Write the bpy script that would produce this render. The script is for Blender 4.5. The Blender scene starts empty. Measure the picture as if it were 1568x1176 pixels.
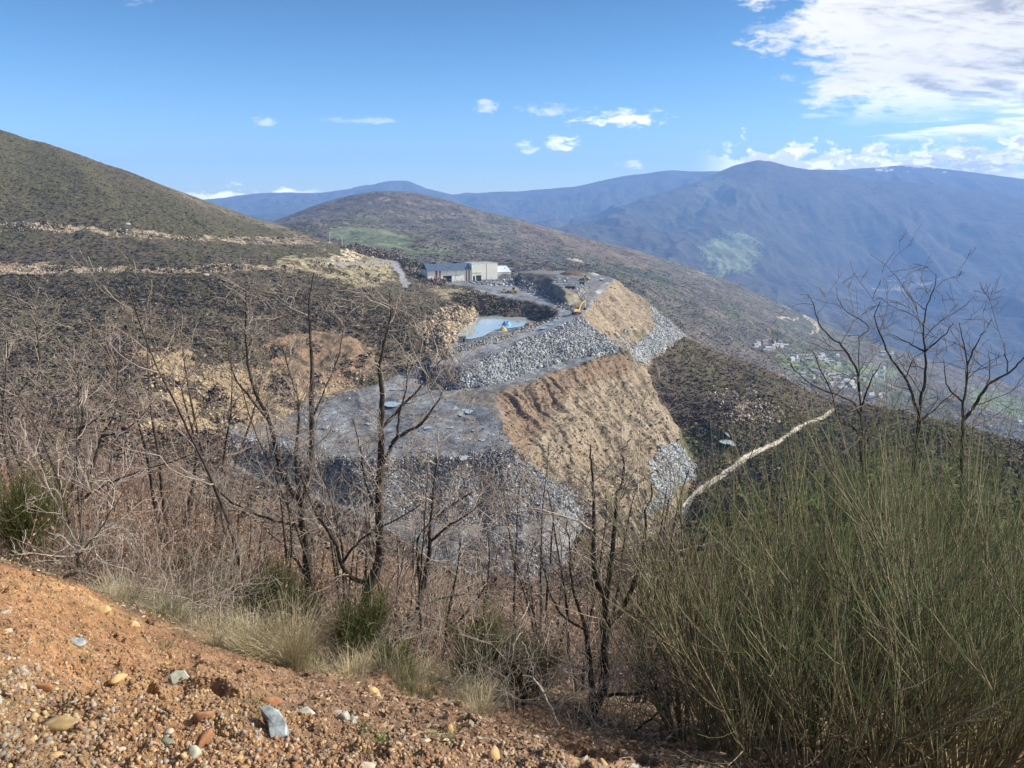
import bpy, math, random, time
import numpy as np
from mathutils import Vector, Matrix
from mathutils.geometry import delaunay_2d_cdt
T0 = time.time()
sc = bpy.context.scene
COL = sc.collection
# ------------------------------------------------------------------ camera
FPX = 1184.0                       # focal length in photo pixels (photo 1568 wide)
PITCH = math.radians(-12.3)
CP, SP = math.cos(PITCH), math.sin(PITCH)
cam = bpy.data.cameras.new("camera")
cam.sensor_width = 36.0
cam.lens = 36.0 * FPX / 1568.0
cam.clip_start = 0.1
cam.clip_end = 60000
camo = bpy.data.objects.new("camera", cam)
COL.objects.link(camo)
camo.location = (0, 0, 0)
camo.rotation_euler = (math.pi / 2 + PITCH, 0, 0)
sc.camera = camo
# ------------------------------------------------------------------ light
SUN_AZ, SUN_EL = math.radians(82), math.radians(34)
S = Vector((math.sin(SUN_AZ) * math.cos(SUN_EL), math.cos(SUN_AZ) * math.cos(SUN_EL), math.sin(SUN_EL)))
sun = bpy.data.lights.new("sun", 'SUN')
sun.energy = 5.0
sun.angle = math.radians(0.5)
sun.color = (1.0, 0.93, 0.82)
suno = bpy.data.objects.new("sun", sun)
COL.objects.link(suno)
suno.rotation_euler = S.to_track_quat('Z', 'Y').to_euler()
sc.view_settings.view_transform = 'Standard'
sc.view_settings.look = 'None'
sc.view_settings.exposure = 0.7
sc.view_settings.gamma = 1.0
sc.cycles.max_bounces = 6
sc.cycles.diffuse_bounces = 2
sc.cycles.glossy_bounces = 2
sc.cycles.transparent_max_bounces = 12
sc.cycles.volume_bounces = 1
sc.cycles.use_denoising = True
try:
    sc.cycles.use_adaptive_sampling = True
    sc.cycles.adaptive_threshold = 0.02
except Exception:
    pass


class N:
    """small expression helper over shader math nodes"""
    def __init__(s, nt, sock):
        s.nt, s.o = nt, sock

    def _m(s, op, *a, clamp=False):
        n = s.nt.nodes.new('ShaderNodeMath')
        n.operation = op
        n.use_clamp = clamp
        for i, v in enumerate((s,) + a):
            if isinstance(v, N):
                s.nt.links.new(v.o, n.inputs[i])
            else:
                n.inputs[i].default_value = v
        return N(s.nt, n.outputs[0])

    def __add__(s, b): return s._m('ADD', b)
    def __sub__(s, b): return s._m('SUBTRACT', b)
    def __mul__(s, b): return s._m('MULTIPLY', b)
    def __truediv__(s, b): return s._m('DIVIDE', b)
    __radd__ = __add__
    __rmul__ = __mul__
    def rsub(s, b): return s._m('MULTIPLY', -1.0)._m('ADD', b)
    def clamp(s): return s._m('ADD', 0.0, clamp=True)
    def maxi(s, b): return s._m('MAXIMUM', b)
    def mini(s, b): return s._m('MINIMUM', b)
    def exp(s): return s._m('EXPONENT')
    def sm(s, a, b, lo=0.0, hi=1.0):
        n = s.nt.nodes.new('ShaderNodeMapRange')
        n.interpolation_type = 'SMOOTHSTEP'
        s.nt.links.new(s.o, n.inputs[0])
        for i, v in zip((1, 2, 3, 4), (a, b, lo, hi)):
            n.inputs[i].default_value = v
        return N(s.nt, n.outputs[0])


def n_noise(nt, vec, scale, detail=4, rough=0.55, dist=0.0, dims='3D', out=0):
    n = nt.nodes.new('ShaderNodeTexNoise')
    n.noise_dimensions = dims
    n.inputs['Scale'].default_value = scale
    n.inputs['Detail'].default_value = detail
    n.inputs['Roughness'].default_value = rough
    n.inputs['Distortion'].default_value = dist
    if vec is not None:
        nt.links.new(vec, n.inputs['Vector'])
    return N(nt, n.outputs[out])


def n_comb(nt, x, y, z=0.0):
    n = nt.nodes.new('ShaderNodeCombineXYZ')
    for i, v in enumerate((x, y, z)):
        if isinstance(v, N):
            nt.links.new(v.o, n.inputs[i])
        else:
            n.inputs[i].default_value = v
    return n.outputs[0]


def n_mix(nt, f, a, b, mode='MIX'):
    n = nt.nodes.new('ShaderNodeMix')
    n.data_type = 'RGBA'
    n.blend_type = mode
    for i, v in ((0, f), (6, a), (7, b)):
        if isinstance(v, N):
            nt.links.new(v.o, n.inputs[i])
        elif isinstance(v, bpy.types.NodeSocket):
            nt.links.new(v, n.inputs[i])
        elif isinstance(v, (int, float)):
            n.inputs[i].default_value = v
        else:
            n.inputs[i].default_value = (*v, 1.0)
    return n.outputs[2]


# ------------------------------------------------------------------ sky with its clouds
w = bpy.data.worlds.new("World")
sc.world = w
w.use_nodes = True
nt = w.node_tree
nt.nodes.clear()
wo = nt.nodes.new('ShaderNodeOutputWorld')
bg = nt.nodes.new('ShaderNodeBackground')
sky = nt.nodes.new('ShaderNodeTexSky')
sky.sky_type = 'NISHITA'
sky.sun_disc = False
sky.sun_elevation = SUN_EL
sky.sun_rotation = SUN_AZ
sky.altitude = 1100
sky.air_density = 1.0
sky.dust_density = 0.8
sky.ozone_density = 3.0
bg.inputs['Strength'].default_value = 0.1
tc = nt.nodes.new('ShaderNodeTexCoord')
sx = nt.nodes.new('ShaderNodeSeparateXYZ')
nt.links.new(tc.outputs['Generated'], sx.inputs[0])
dx, dy, dz = (N(nt, sx.outputs[i]) for i in range(3))
az = dx._m('ARCTAN2', dy) * 57.2958            # degrees, right of the view axis
el = dz._m('ARCSINE') * 57.2958
# perspective-correct cloud layer coordinates
zz = dz.maxi(0.0) + 0.24
cu, cv = dx / zz, dy / zz
big = n_noise(nt, n_comb(nt, cu * 0.9, cv * 0.9), 2.9, 5, 0.55, 0.2)
fine = n_noise(nt, n_comb(nt, cu * 1.0, cv * 1.35, 4.0), 10.0, 10, 0.66, 0.25)
# where the layer thickens: a bank over the right of the view
edge = (az - 15.0) + (el - 13.0) * 0.7                     # grows to the upper right
slope = edge.sm(-11.0, 13.0, -0.30, 0.27)
low = el.sm(5.2, 8.0)
bankr = (big * 0.42 + fine * 0.58 + slope * 0.85 - 0.5) * 9.0
bank = bankr.clamp() * low * az.sm(14.0, 19.0)
# horizontal streaks under the bank, right
st = n_noise(nt, n_comb(nt, az * 0.07, el * 0.9, 9.0), 1.7, 8, 0.62, 0.3)
streak = ((st - 0.50) * 10.0 + (az - 25.5) * 0.16).clamp() * el.sm(4.2, 5.5) * el.sm(12.0, 8.5) * az.sm(19.0, 26.0)
# cumulus row sitting on the far ridges
cn = n_noise(nt, n_comb(nt, az * 0.55, el * 0.9, 2.0), 1.1, 10, 0.62, 0.25)
cum_r = ((cn - 0.47) * 11.0 - (el - 3.4).maxi(0.0) * 1.5 + 1.3).clamp() * az.sm(12.5, 17.0) * el.sm(1.5, 3.0)
cum_l = ((cn - 0.46) * 10.0 - (el - 1.0).maxi(0.0) * 2.6 + 1.4).clamp() * el.sm(-0.5, 0.2) * az.sm(-24.0, -20.5) * az.sm(-12.5, -15.0)


def puff(a0, e0, wa, we, k):
    d = ((az - a0) / wa)._m('POWER', 2.0) + ((el - e0) / we)._m('POWER', 2.0)
    m = n_noise(nt, n_comb(nt, az * 0.5, el * 1.4, k), 1.7, 7, 0.62, 0.4)
    return ((m - 0.42) * 5.0 - d * 0.95 + 0.35).clamp()


puffs = None
for a0, e0, wa, we, k, s_ in ((7.6, 6.6, 3.6, 0.75, 1.0, .95), (3.6, 4.9, 1.3, .7, 5.0, .8), (.9, 4.7, 1.0, .5, 7.0, .5), (-1.8, 7.4, 1.0, .6, 3.0, .6),
                              (-17.0, 6.2, 1.0, .4, 8.0, .45), (-24.3, 13.2, 1.3, .7, 12.0, .25), (2.6, 7.2, 2.2, .5, 13.0, .5), (-10.5, 6.4, 3.0, .3, 17.0, .3),
                              (16.6, 14.0, 1.7, 1.1, 21.0, .9), (17.5, 11.2, 2.4, 1.1, 23.0, .8), (8.5, 3.6, 1.0, .5, 25.0, .6)):
    p = puff(a0, e0, wa, we, k) * s_
    puffs = p if puffs is None else puffs.maxi(p)
dens = bank.maxi(streak * 0.85).maxi(cum_r).maxi(cum_l * 0.9).maxi(puffs)
# thick middles are greyer, thin margins are bright
gn = n_noise(nt, n_comb(nt, cu * 0.7, cv * 2.1, 7.0), 4.5, 9, 0.62, 0.3)
thick = gn.sm(0.44, 0.62) * bankr.sm(0.6, 2.6) * 0.85 + fine.sm(0.35, 0.6) * bankr.sm(1.0, 3.0) * 0.25
cg = n_noise(nt, n_comb(nt, az * 0.55, el * 1.1, 6.0), 1.6, 8, 0.6, 0.3)
thick = (thick + cg.sm(0.42, 0.56) * cum_r * 0.7).clamp()
ccol = n_mix(nt, thick, (8.0, 7.7, 7.1), (3.3, 3.35, 3.4))
lowc = nt.nodes.new('ShaderNodeVectorMath')
lowc.operation = 'SCALE'
nt.links.new(ccol, lowc.inputs[0])
nt.links.new(el.sm(9.0, 4.0, 1.0, 2.1).o, lowc.inputs['Scale'])
ccol = lowc.outputs[0]
hsv = nt.nodes.new('ShaderNodeHueSaturation')
hsv.inputs['Saturation'].default_value = 1.32
nt.links.new(el.sm(20.0, 1.5, 0.60, 1.28).o, hsv.inputs['Value'])
nt.links.new(sky.outputs[0], hsv.inputs['Color'])
nt.links.new(n_mix(nt, dens * 0.97, hsv.outputs[0], ccol), bg.inputs[0])
nt.links.new(bg.outputs[0], wo.inputs[0])

# ------------------------------------------------------------------ survey helpers


def ray(px, py):
    u, v = (px - 784.0) / FPX, (588.0 - py) / FPX
    d = CP - v * SP
    return u / d, (SP + v * CP) / d          # x/Y , z/Y


def PT(px, py, Y=None, z=None):
    a, t = ray(px, py)
    if Y is None:
        Y = z / t
    return (a, math.log(Y), t)


def HT(px, Y, z):                             # a point given by bearing, distance and height
    return (((px - 784.0) / FPX) / CP, math.log(Y), z / Y)


def W(px, py, Y):
    a, t = ray(px, py)
    return Vector((a * Y, Y, t * Y))


def to_px(x, y, z):
    """inverse survey: world -> photo pixel (numpy ok)"""
    cz = y * CP + z * SP
    cy = -y * SP + z * CP
    return 784.0 + FPX * x / cz, 588.0 - FPX * cy / cz


_rs = np.random.RandomState(5)
_G = _rs.rand(256, 256).astype(np.float32)


def vnoise(x, y):
    xi, yi = np.floor(x).astype(int), np.floor(y).astype(int)
    fx, fy = x - xi, y - yi
    fx, fy = fx * fx * (3 - 2 * fx), fy * fy * (3 - 2 * fy)
    a, b = xi & 255, yi & 255
    a1, b1 = (a + 1) & 255, (b + 1) & 255
    return (_G[a, b] * (1 - fx) + _G[a1, b] * fx) * (1 - fy) + (_G[a, b1] * (1 - fx) + _G[a1, b1] * fx) * fy


def fbm(x, y, oct=4, r=0.5):
    s, amp, tot = 0.0, 1.0, 0.0
    for i in range(oct):
        s = s + amp * (vnoise(x * 2 ** i + 17.3 * i, y * 2 ** i + 5.1 * i) - 0.5)
        tot += amp
        amp *= r
    return s / tot * 2.0                      # about -1..1


def sstep(a, b, x):
    t = np.clip((x - a) / (b - a), 0, 1)
    return t * t * (3 - 2 * t)


def inpoly(px, py, poly):
    r = np.zeros(px.shape, bool)
    n = len(poly)
    for i in range(n):
        x1, y1 = poly[i]
        x2, y2 = poly[(i + 1) % n]
        if y1 == y2:
            continue
        c = ((y1 > py) != (y2 > py)) & (px < (x2 - x1) * (py - y1) / (y2 - y1) + x1)
        r ^= c
    return r
# ------------------------------------------------------------------ terrain survey lines (bearing px, row py, distance or height)
z = lambda px, py, zz: PT(px, py, None, zz)
LINES = [
    [HT(p, 1.0, -1.62) for p in (-500, 100, 700, 1400, 2100)],
    [HT(-500, 2.1, -1.4), PT(0, 1176, 2.0), PT(400, 1176, 2.1), PT(860, 1176, 2.6), HT(1200, 2.0, -1.9), HT(1568, 1.6, -1.8), HT(2100, 1.5, -1.8)],
    [HT(-500, 7, -2.2), PT(0, 862, 6.0), PT(120, 903, 5.6), PT(200, 955, 5.3), PT(300, 1003, 5.0), PT(430, 1045, 4.6), PT(560, 1068, 4.4), PT(700, 1098, 4.0),
     PT(800, 1130, 3.7), PT(900, 1172, 3.3), HT(1200, 2.7, -2.3), HT(1568, 2.3, -2.0), HT(2100, 2.2, -2.0)],
    [HT(-500, 9, -3.4), PT(0, 852, 9), PT(200, 925, 8), PT(430, 1010, 7.2), PT(600, 1035, 7), PT(800, 1090, 6), PT(1000, 1140, 6), PT(1300, 1176, 6), PT(1568, 1190, 6), HT(2100, 6, -4.5)],
    [HT(-500, 16, -6), PT(0, 825, 16), PT(250, 875, 15), PT(450, 930, 14), PT(600, 965, 14), PT(800, 1015, 13), PT(1000, 1045, 12), PT(1300, 1055, 12), PT(1568, 1055, 12), HT(2100, 12, -8)],
    [HT(-500, 35, -12), PT(0, 790, 35), PT(250, 828, 35), PT(450, 880, 35), PT(600, 910, 35), PT(800, 950, 35), PT(1000, 968, 35), PT(1300, 965, 35), PT(1568, 965, 35), HT(2100, 35, -20)],
    [HT(-500, 80, -25), PT(0, 755, 80), PT(250, 790, 80), PT(450, 845, 80), PT(600, 885, 80), PT(800, 920, 80), PT(1000, 915, 80), PT(1300, 880, 80), PT(1568, 870, 80), HT(2100, 80, -42)],
    # foot of the near slope, then the gravel track, then the ridge on the right
    [HT(-500, 190, -45), PT(0, 705, 180), PT(200, 712, 200), PT(335, 722, 255), z(450, 795, -90), z(600, 862, -100), z(800, 897, -105), z(900, 905, -113), z(960, 880, -119), z(1010, 845, -117)],
    [PT(1010, 845, None, -117), z(1048, 785, -112), z(1080, 755, -109), z(1115, 727, -110.5), z(1150, 702, -112), PT(1200, 671, 385), PT(1255, 637, 425), PT(1284, 626, 452), PT(1353, 621, 440), PT(1450, 642, 420),
     PT(1568, 677, 400), HT(2100, 380, -130)],
    [PT(1150, 780, 200), PT(1300, 745, 200), PT(1450, 750, 200), PT(1568, 760, 200), HT(2100, 200, -75)],
    # natural slope left of the quarry
    [HT(-500, 250, -45), PT(0, 610, 250), PT(120, 610, 262), z(245, 662, -76), z(340, 657, -81), z(430, 641, -81), z(480, 613, -80), z(560, 593, -77), z(620, 569, -74), z(665, 551, -70), z(690, 529, -67.5),
     z(703, 514, -66)],
    [z(703, 514, -66), z(713, 500, -66), z(733, 486, -66)],
    [HT(-500, 320, -35), PT(0, 540, 310), PT(100, 545, 315), PT(205, 537, 327), PT(300, 542, 338), PT(420, 513, 374), PT(520, 500, 402), PT(595, 532, 390), PT(630, 542, 392), z(668, 512, -56.5), z(692, 482, -57), z(722, 467, -57)],
    [HT(-500, 450, -18), PT(0, 425, 450), PT(150, 420, 470), PT(300, 415, 480), PT(450, 411, 530), PT(520, 402, 620), z(575, 402, -45), z(603, 401, -46), z(612, 420, -50), z(622, 440, -55), z(660, 437, -57.5), z(690, 441, -58)],
    [PT(0, 412, 462), PT(150, 409, 482), PT(300, 405, 492), PT(450, 400, 545)],
    [HT(-500, 560, 25), PT(0, 356, 555), PT(200, 362, 585), PT(350, 372, 640), PT(500, 379, 740)],
    [HT(-500, 580, 32), PT(0, 343, 566), PT(200, 351, 598), PT(350, 364, 655), PT(500, 372, 760), PT(540, 378, 800)],
    [HT(-500, 850, 175), PT(-120, 152, 850), PT(0, 190, 850), PT(60, 211, 850), PT(100, 224, 860), PT(160, 246, 870), PT(240, 277, 890), PT(300, 298, 900), PT(400, 334, 900), PT(470, 359, 900), PT(510, 371, 890), PT(560, 379, 860), PT(600, 388, 830),
     PT(640, 404, 800), PT(662, 416, 770)],
    [PT(575, 398, 690), z(603, 397, -46.5)],
    [HT(-500, 1200, 90), HT(0, 1150, 30), HT(300, 1150, -40), HT(500, 1100, -80), HT(600, 960, -85), HT(700, 900, -88), HT(800, 820, -95), HT(880, 790, -100), HT(945, 770, -112), HT(1000, 760, -145), HT(1060, 740, -185), HT(1190, 720, -210),
     HT(1285, 720, -245), HT(1350, 720, -270), HT(1450, 720, -300), HT(1568, 720, -320), HT(2100, 700, -320)],
    # ridge silhouette from the yard corner down to the right
    [z(937, 427, -50), z(972, 449, -60), z(1003, 472, -70), z(1052, 512, -84), PT(1100, 536, 540), PT(1190, 571, 500), PT(1250, 600, 470), PT(1284, 626, 452)],
    # boundary of the tipped fill and the scrub
    [PT(1052, 512, None, -84), z(1020, 532, -86), z(990, 562, -90), z(1006, 600, -98), z(1037, 652, -106), z(1066, 706, -111), z(1055, 748, -112), z(1048, 785, -112)],
    [z(1120, 660, -104), z(1140, 620, -98)],
    # outer crest of pad, then its falling edge
    [z(937, 540, -71), z(850, 572, -74.5), z(762, 604, -76), z(765, 650, -78), z(783, 690, -79), z(842, 730, -88), z(882, 757, -97), z(903, 795, -104), z(912, 850, -111), z(900, 905, -113)],
    [z(937, 540, -71), z(955, 536, -70)],
    # rubble band
    [z(655, 571, -72.5), z(705, 567, -71), z(760, 541, -67), z(800, 523, -64), z(850, 500, -60), z(890, 489, -58.5), z(893, 485, -58.3), z(906, 460, -56), z(916, 441, -53), z(937, 427, -50)],
    [z(655, 571, -72.5), z(643, 580, -77), z(655, 592, -77), z(690, 595, -76.5), z(760, 586, -75), z(820, 565, -73.8), z(880, 547, -72), z(925, 538, -70.6)],
    [z(925, 538, -70.6), z(915, 512, -64.5), z(890, 489, -58.5)],
    # front edge and foot of the pit platform
    [z(338, 668, -82), z(400, 682, -82), z(460, 700, -82), z(540, 703, -81.5), z(600, 702, -81), z(700, 700, -80), z(783, 690, -79)],
    [z(338, 668, -82), z(352, 705, -88.5), z(460, 748, -92), z(600, 793, -94), z(700, 801, -95), z(800, 804, -96), z(882, 757, -97)],
    [z(650, 640, -79), z(700, 620, -77.5)],
    # pond and the inner rim of the road
    [z(703, 514, -66), z(720, 518, -66), z(765, 512, -66), z(800, 500, -66), z(818, 492, -66), z(800, 486.5, -66), z(765, 485, -66), z(733, 486, -66)],
    [z(722, 467, -57), z(728, 449, -58), z(760, 452, -58), z(800, 458.5, -58), z(845, 470, -58), z(859, 480, -59), z(851, 492, -60.5), z(822, 503, -62), z(760, 526, -65), z(700, 543, -68.5), z(681, 551, -70)],
    [z(690, 441, -58), z(728, 449, -58)],
    [z(730, 520, -63.8), z(780, 508, -62.6), z(815, 500, -62)],
    # mounds by the yard
    [z(786, 428, -57), z(800, 440, -57), z(835, 447, -57.5), z(848, 457, -57.5), z(870, 468, -57.6), z(884, 473, -57.8), z(893, 462, -56.3), z(903, 440, -52.5)],
    [z(790, 418.5, -50), z(815, 417, -48), z(843, 424, -48), z(848, 436, -48.5), z(862, 444, -49.3), z(885, 446, -50.6), z(897, 438, -51)],
    [z(800, 415, -48.5), z(830, 413.5, -48), z(880, 415, -48.3), z(925, 422, -49.8), z(937, 427, -50)],
    [HT(655, 700, -58), HT(720, 700, -58), HT(780, 700, -58)], [HT(665, 745, -58), HT(720, 745, -58), HT(780, 745, -59)],
    # valley and the middle hill
    [HT(480, 1250, -70), PT(600, 397, 1150), PT(700, 407, 1150), PT(800, 412, 1120), PT(930, 424, 1080), PT(1000, 466, 1050), PT(1055, 510, 1050), PT(1120, 542, 1080), PT(1190, 570, 1250), PT(1300, 603, 1400), PT(1353, 618, 1450), PT(1450, 640, 1500),
     PT(1568, 674, 1500), HT(2100, 1500, -480)],
    [HT(0, 1500, -50), HT(400, 1500, -45), PT(470, 352, 1500), PT(560, 362, 1500), PT(640, 368, 1550), PT(700, 375, 1600), PT(850, 395, 1600), PT(1000, 435, 1600), PT(1100, 470, 1600), PT(1200, 515, 1650), PT(1300, 560, 1800), PT(1400, 590, 1850), PT(1568, 635, 1900), HT(2100, 1900, -560)],
    [PT(480, 335, 2000), PT(560, 328, 2000), PT(700, 345, 2050), PT(850, 370, 2100), PT(1000, 405, 2100), PT(1100, 440, 2150), PT(1200, 485, 2200), PT(1300, 530, 2250), PT(1400, 560, 2300), PT(1568, 605, 2300)],
    [HT(-500, 2700, -150), HT(0, 2700, -150), HT(300, 2700, -100), PT(430, 334, 2700), PT(460, 320, 2680), PT(500, 304, 2650), PT(535, 295, 2600), PT(560, 290, 2600), PT(590, 285, 2600), PT(625, 285, 2600), PT(660, 292, 2600), PT(750, 321, 2600), PT(850, 350, 2600),
     PT(950, 375, 2600), PT(1050, 405, 2550), PT(1150, 441, 2500), PT(1230, 478, 2500), PT(1300, 506, 2500), PT(1370, 527, 2500), PT(1450, 553, 2500), PT(1568, 592, 2500), HT(2100, 2500, -700)],
    [HT(-500, 3700, -300), HT(430, 3700, -250), HT(700, 3700, -350), HT(900, 3700, -500), HT(1200, 3700, -760), HT(1568, 3700, -950), HT(2100, 3700, -1000)],
    # far massif
    [HT(300, 5200, -200), HT(700, 5200, -200), PT(860, 358, 5200), PT(1000, 388, 4900), PT(1200, 462, 4700), PT(1320, 505, 4500), PT(1450, 548, 4400), PT(1568, 583, 4300), HT(2100, 4300, -1000)],
    [PT(1200, 432, 5300), PT(1330, 482, 5200), PT(1380, 468, 5300), PT(1432, 457, 5400), PT(1500, 447, 5450), PT(1568, 440, 5500), HT(2100, 5500, -400)],
    [PT(1330, 470, 5900), HT(1432, 5950, -680), HT(1568, 6000, -640), HT(2100, 6000, -500)],
    [PT(860, 350, 6200), PT(1000, 330, 6500), PT(1080, 350, 6200), PT(1150, 345, 6600), PT(1250, 395, 6300), PT(1300, 365, 6800), PT(1430, 372, 6700), PT(1568, 372, 6700), HT(2100, 6700, -250)],
    [HT(-500, 8500, -100), PT(0, 345, 8500), PT(340, 330, 8500), PT(600, 312, 8500), PT(700, 326, 8300), PT(800, 342, 7900), PT(862, 345, 7000), PT(920, 326, 7200), PT(1000, 301, 7500), PT(1050, 284, 7700), PT(1100, 262, 7900), PT(1130, 248, 8000), PT(1160, 241, 8000),
     PT(1185, 244, 8000), PT(1215, 253, 8000), PT(1290, 263, 8000), PT(1350, 272, 8000), PT(1440, 280, 8000), PT(1568, 302, 8000), HT(2100, 8000, 0)],
    [HT(862, 8700, -60), HT(1000, 8900, 50), HT(1160, 9000, 300), HT(1300, 9000, 150), HT(1568, 9000, 50)],
    [HT(-500, 10500, 100), PT(0, 330, 10500), PT(340, 303, 10500), PT(400, 294, 10500), PT(500, 294, 10500), PT(560, 285, 10500), PT(592, 276, 10500), PT(628, 276, 10500), PT(660, 289, 10500), PT(700, 298, 10500), PT(780, 292, 10500),
     PT(880, 284, 10500), PT(940, 269, 10500), PT(1000, 260, 10500), PT(1025, 257, 10500), PT(1062, 261, 10500), PT(1160, 258, 10500), PT(1290, 258, 10500), PT(1350, 253, 10500), PT(1400, 250, 10500), PT(1450, 256, 10500), PT(1568, 272, 10500), HT(2100, 10500, 350)],
    [HT(p, 13500, 100) for p in (-500, 400, 1200, 2100)],
]
vid, V2, VT, E = {}, [], [], []
for ln in LINES:
    pr = None
    for (a, s, t) in ln:
        k = (round(a, 5), round(s, 5))
        if k not in vid:
            vid[k] = len(V2)
            V2.append(Vector((a, s * 0.6)))
            VT.append(t)
        i = vid[k]
        if pr is not None and pr != i:
            E.append((pr, i))
        pr = i
ov, oe, of, orv, _, _ = delaunay_2d_cdt(V2, E, [], 0, 1e-7)
tt = []
for i, o in enumerate(orv):
    if o:
        tt.append(VT[o[0]])
    else:                              # crossing of two survey lines: inverse-distance value
        d = [((ov[i] - v).length + 1e-6) for v in V2]
        ks = sorted(range(len(d)), key=lambda q: d[q])[:3]
        tt.append(sum(VT[k] / d[k] for k in ks) / sum(1 / d[k] for k in ks))
        a_, s_ = ov[i][0], math.exp(ov[i][1] / .6)
        print('CROSS', round(784 + a_ * FPX * CP), round(s_, 1))
NX = 1500
AA = np.linspace(-1.0, 1.0, NX)
segs = [(1.0, 1.9, 20), (1.9, 6.5, 330), (6.5, 12, 70), (12, 180, 170), (180, 330, 330), (330, 720, 420), (720, 3000, 230), (3000, 11000, 260)]
SS = np.concatenate([np.linspace(math.log(a), math.log(b), n, endpoint=False) for a, b, n in segs])
NY = len(SS)
Tm = np.full((NY, NX), np.nan)
for f in of:
    p = [ov[i] for i in f]
    a3, s3, t3 = np.array([q[0] for q in p]), np.array([q[1] / 0.6 for q in p]), np.array([tt[i] for i in f])
    i0, i1 = np.searchsorted(AA, a3.min()), np.searchsorted(AA, a3.max(), 'right')
    j0, j1 = np.searchsorted(SS, s3.min()), np.searchsorted(SS, s3.max(), 'right')
    if i1 <= i0 or j1 <= j0:
        continue
    A, B = np.meshgrid(AA[i0:i1], SS[j0:j1])
    det = (s3[1] - s3[2]) * (a3[0] - a3[2]) + (a3[2] - a3[1]) * (s3[0] - s3[2])
    if abs(det) < 1e-12:
        continue
    l0 = ((s3[1] - s3[2]) * (A - a3[2]) + (a3[2] - a3[1]) * (B - s3[2])) / det
    l1 = ((s3[2] - s3[0]) * (A - a3[2]) + (a3[0] - a3[2]) * (B - s3[2])) / det
    l2 = 1 - l0 - l1
    m = (l0 >= -1e-6) & (l1 >= -1e-6) & (l2 >= -1e-6)
    Yv = np.exp(s3)
    zz_ = (l0 * t3[0] * Yv[0] + l1 * t3[1] * Yv[1] + l2 * t3[2] * Yv[2])   # straight in height between survey points
    yy_ = (l0 * Yv[0] + l1 * Yv[1] + l2 * Yv[2])
    sub = Tm[j0:j1, i0:i1]
    sub[m] = (zz_ / yy_)[m]
for j in range(NY):                     # fill the margins
    r = Tm[j]
    ok = ~np.isnan(r)
    if ok.any():
        r[~ok] = np.interp(AA[~ok], AA[ok], r[ok])
    else:
        Tm[j] = Tm[j - 1]


def blur(M, ri, rj):
    def b1(M, r, ax):
        if r < 1:
            return M
        pad = [(0, 0), (0, 0)]
        pad[ax] = (r + 1, r)
        C = np.cumsum(np.pad(M, pad, mode='edge'), axis=ax)
        n = M.shape[ax]
        hi = np.take(C, np.arange(2 * r + 1, 2 * r + 1 + n), axis=ax)
        lo = np.take(C, np.arange(0, n), axis=ax)
        return (hi - lo) / (2 * r + 1)
    for _ in range(2):
        M = b1(b1(M, rj, 0), ri, 1)
    return M


YY = np.exp(SS)[:, None] * np.ones((1, NX))
XX = AA[None, :] * YY
PX0 = 784 + AA * FPX * CP
PXG = PX0[None, :] * np.ones((NY, 1))
t1, t2, t3_ = blur(Tm, 1, 2), blur(Tm, 6, 5), blur(Tm, 14, 7)
farm = sstep(900, 1300, YY)
nearm = 1 - sstep(120, 180, YY)
vnear = 1 - sstep(4.5, 9, YY)
leftm = (1 - sstep(330, 520, PXG)) * sstep(150, 300, YY) * (1 - farm)
wide = np.clip(farm * (1 - sstep(7000, 7600, YY)) + nearm * (1 - vnear), 0, 1)
medium = np.clip(leftm * .8 + vnear + sstep(1000, 1080, PXG) * sstep(120, 180, YY) * (1 - farm), 0, 1)
Tm = t1 * (1 - medium) + t2 * medium
Tm = Tm * (1 - wide) + t3_ * wide
ZZ = Tm * YY
PXv, PYv = to_px(XX, YY, ZZ)
# slumped, ragged edges: shift the surveyed surface and its cover together by a few metres
wa = sstep(185, 215, YY) * (1 - sstep(640, 800, YY)) * (1 - .85 * sstep(1010, 1060, PXG))
wxm = wa * (fbm(XX / 16 + 2, YY / 16, 3, .5) * 4.5 + fbm(XX / 4.5 + 9, YY / 4.5, 3, .55) * 1.7)
wym = wa * (fbm(XX / 16 + 72, YY / 16, 3, .5) * 4.5 + fbm(XX / 4.5 + 39, YY / 4.5, 3, .55) * 1.7)
ii = np.clip(np.arange(NX)[None, :] + wxm / YY / (AA[1] - AA[0]), 0, NX - 1.001)
jj = np.clip(np.interp(SS[:, None] + wym / YY, SS, np.arange(NY)), 0, NY - 1.001)
i0_, j0_ = ii.astype(int), jj.astype(int)
fi_, fj_ = ii - i0_, jj - j0_


def shifted(M):
    return (M[j0_, i0_] * (1 - fi_) + M[j0_, i0_ + 1] * fi_) * (1 - fj_) + (M[j0_ + 1, i0_] * (1 - fi_) + M[j0_ + 1, i0_ + 1] * fi_) * fj_


Tm, PXv, PYv = shifted(Tm), shifted(PXv), shifted(PYv)
ZZ = Tm * YY
# warped look-up so that the edges of every material area are ragged
wn = fbm(XX / 6.0, YY / 6.0, 4, .6)
wn2 = fbm(XX / 6.0 + 91, YY / 6.0 + 33, 4, .6)
WX, WY = PXv + wn * 7, PYv + wn2 * 5


def zone(poly, y0=150, y1=760, warp=1.0):
    return inpoly(PXv + wn * 7 * warp, PYv + wn2 * 5 * warp, poly) & (YY > y0) & (YY < y1)


CATS = ['ground', 'hillside', 'quarry_floor', 'spoil_bank', 'road', 'gravel_path', 'far_hill', 'mountains']
cat = np.ones((NY, NX), np.int8)
cat[YY < 6.5] = 0
cat[YY > 850] = 6
cat[YY > 3700] = 7
C = np.zeros((NY, NX, 3), np.float32)


def mixc(m, c):
    m = m[..., None].astype(np.float32)
    C[:] = C * (1 - m) + np.array(c, np.float32) * m


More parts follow.
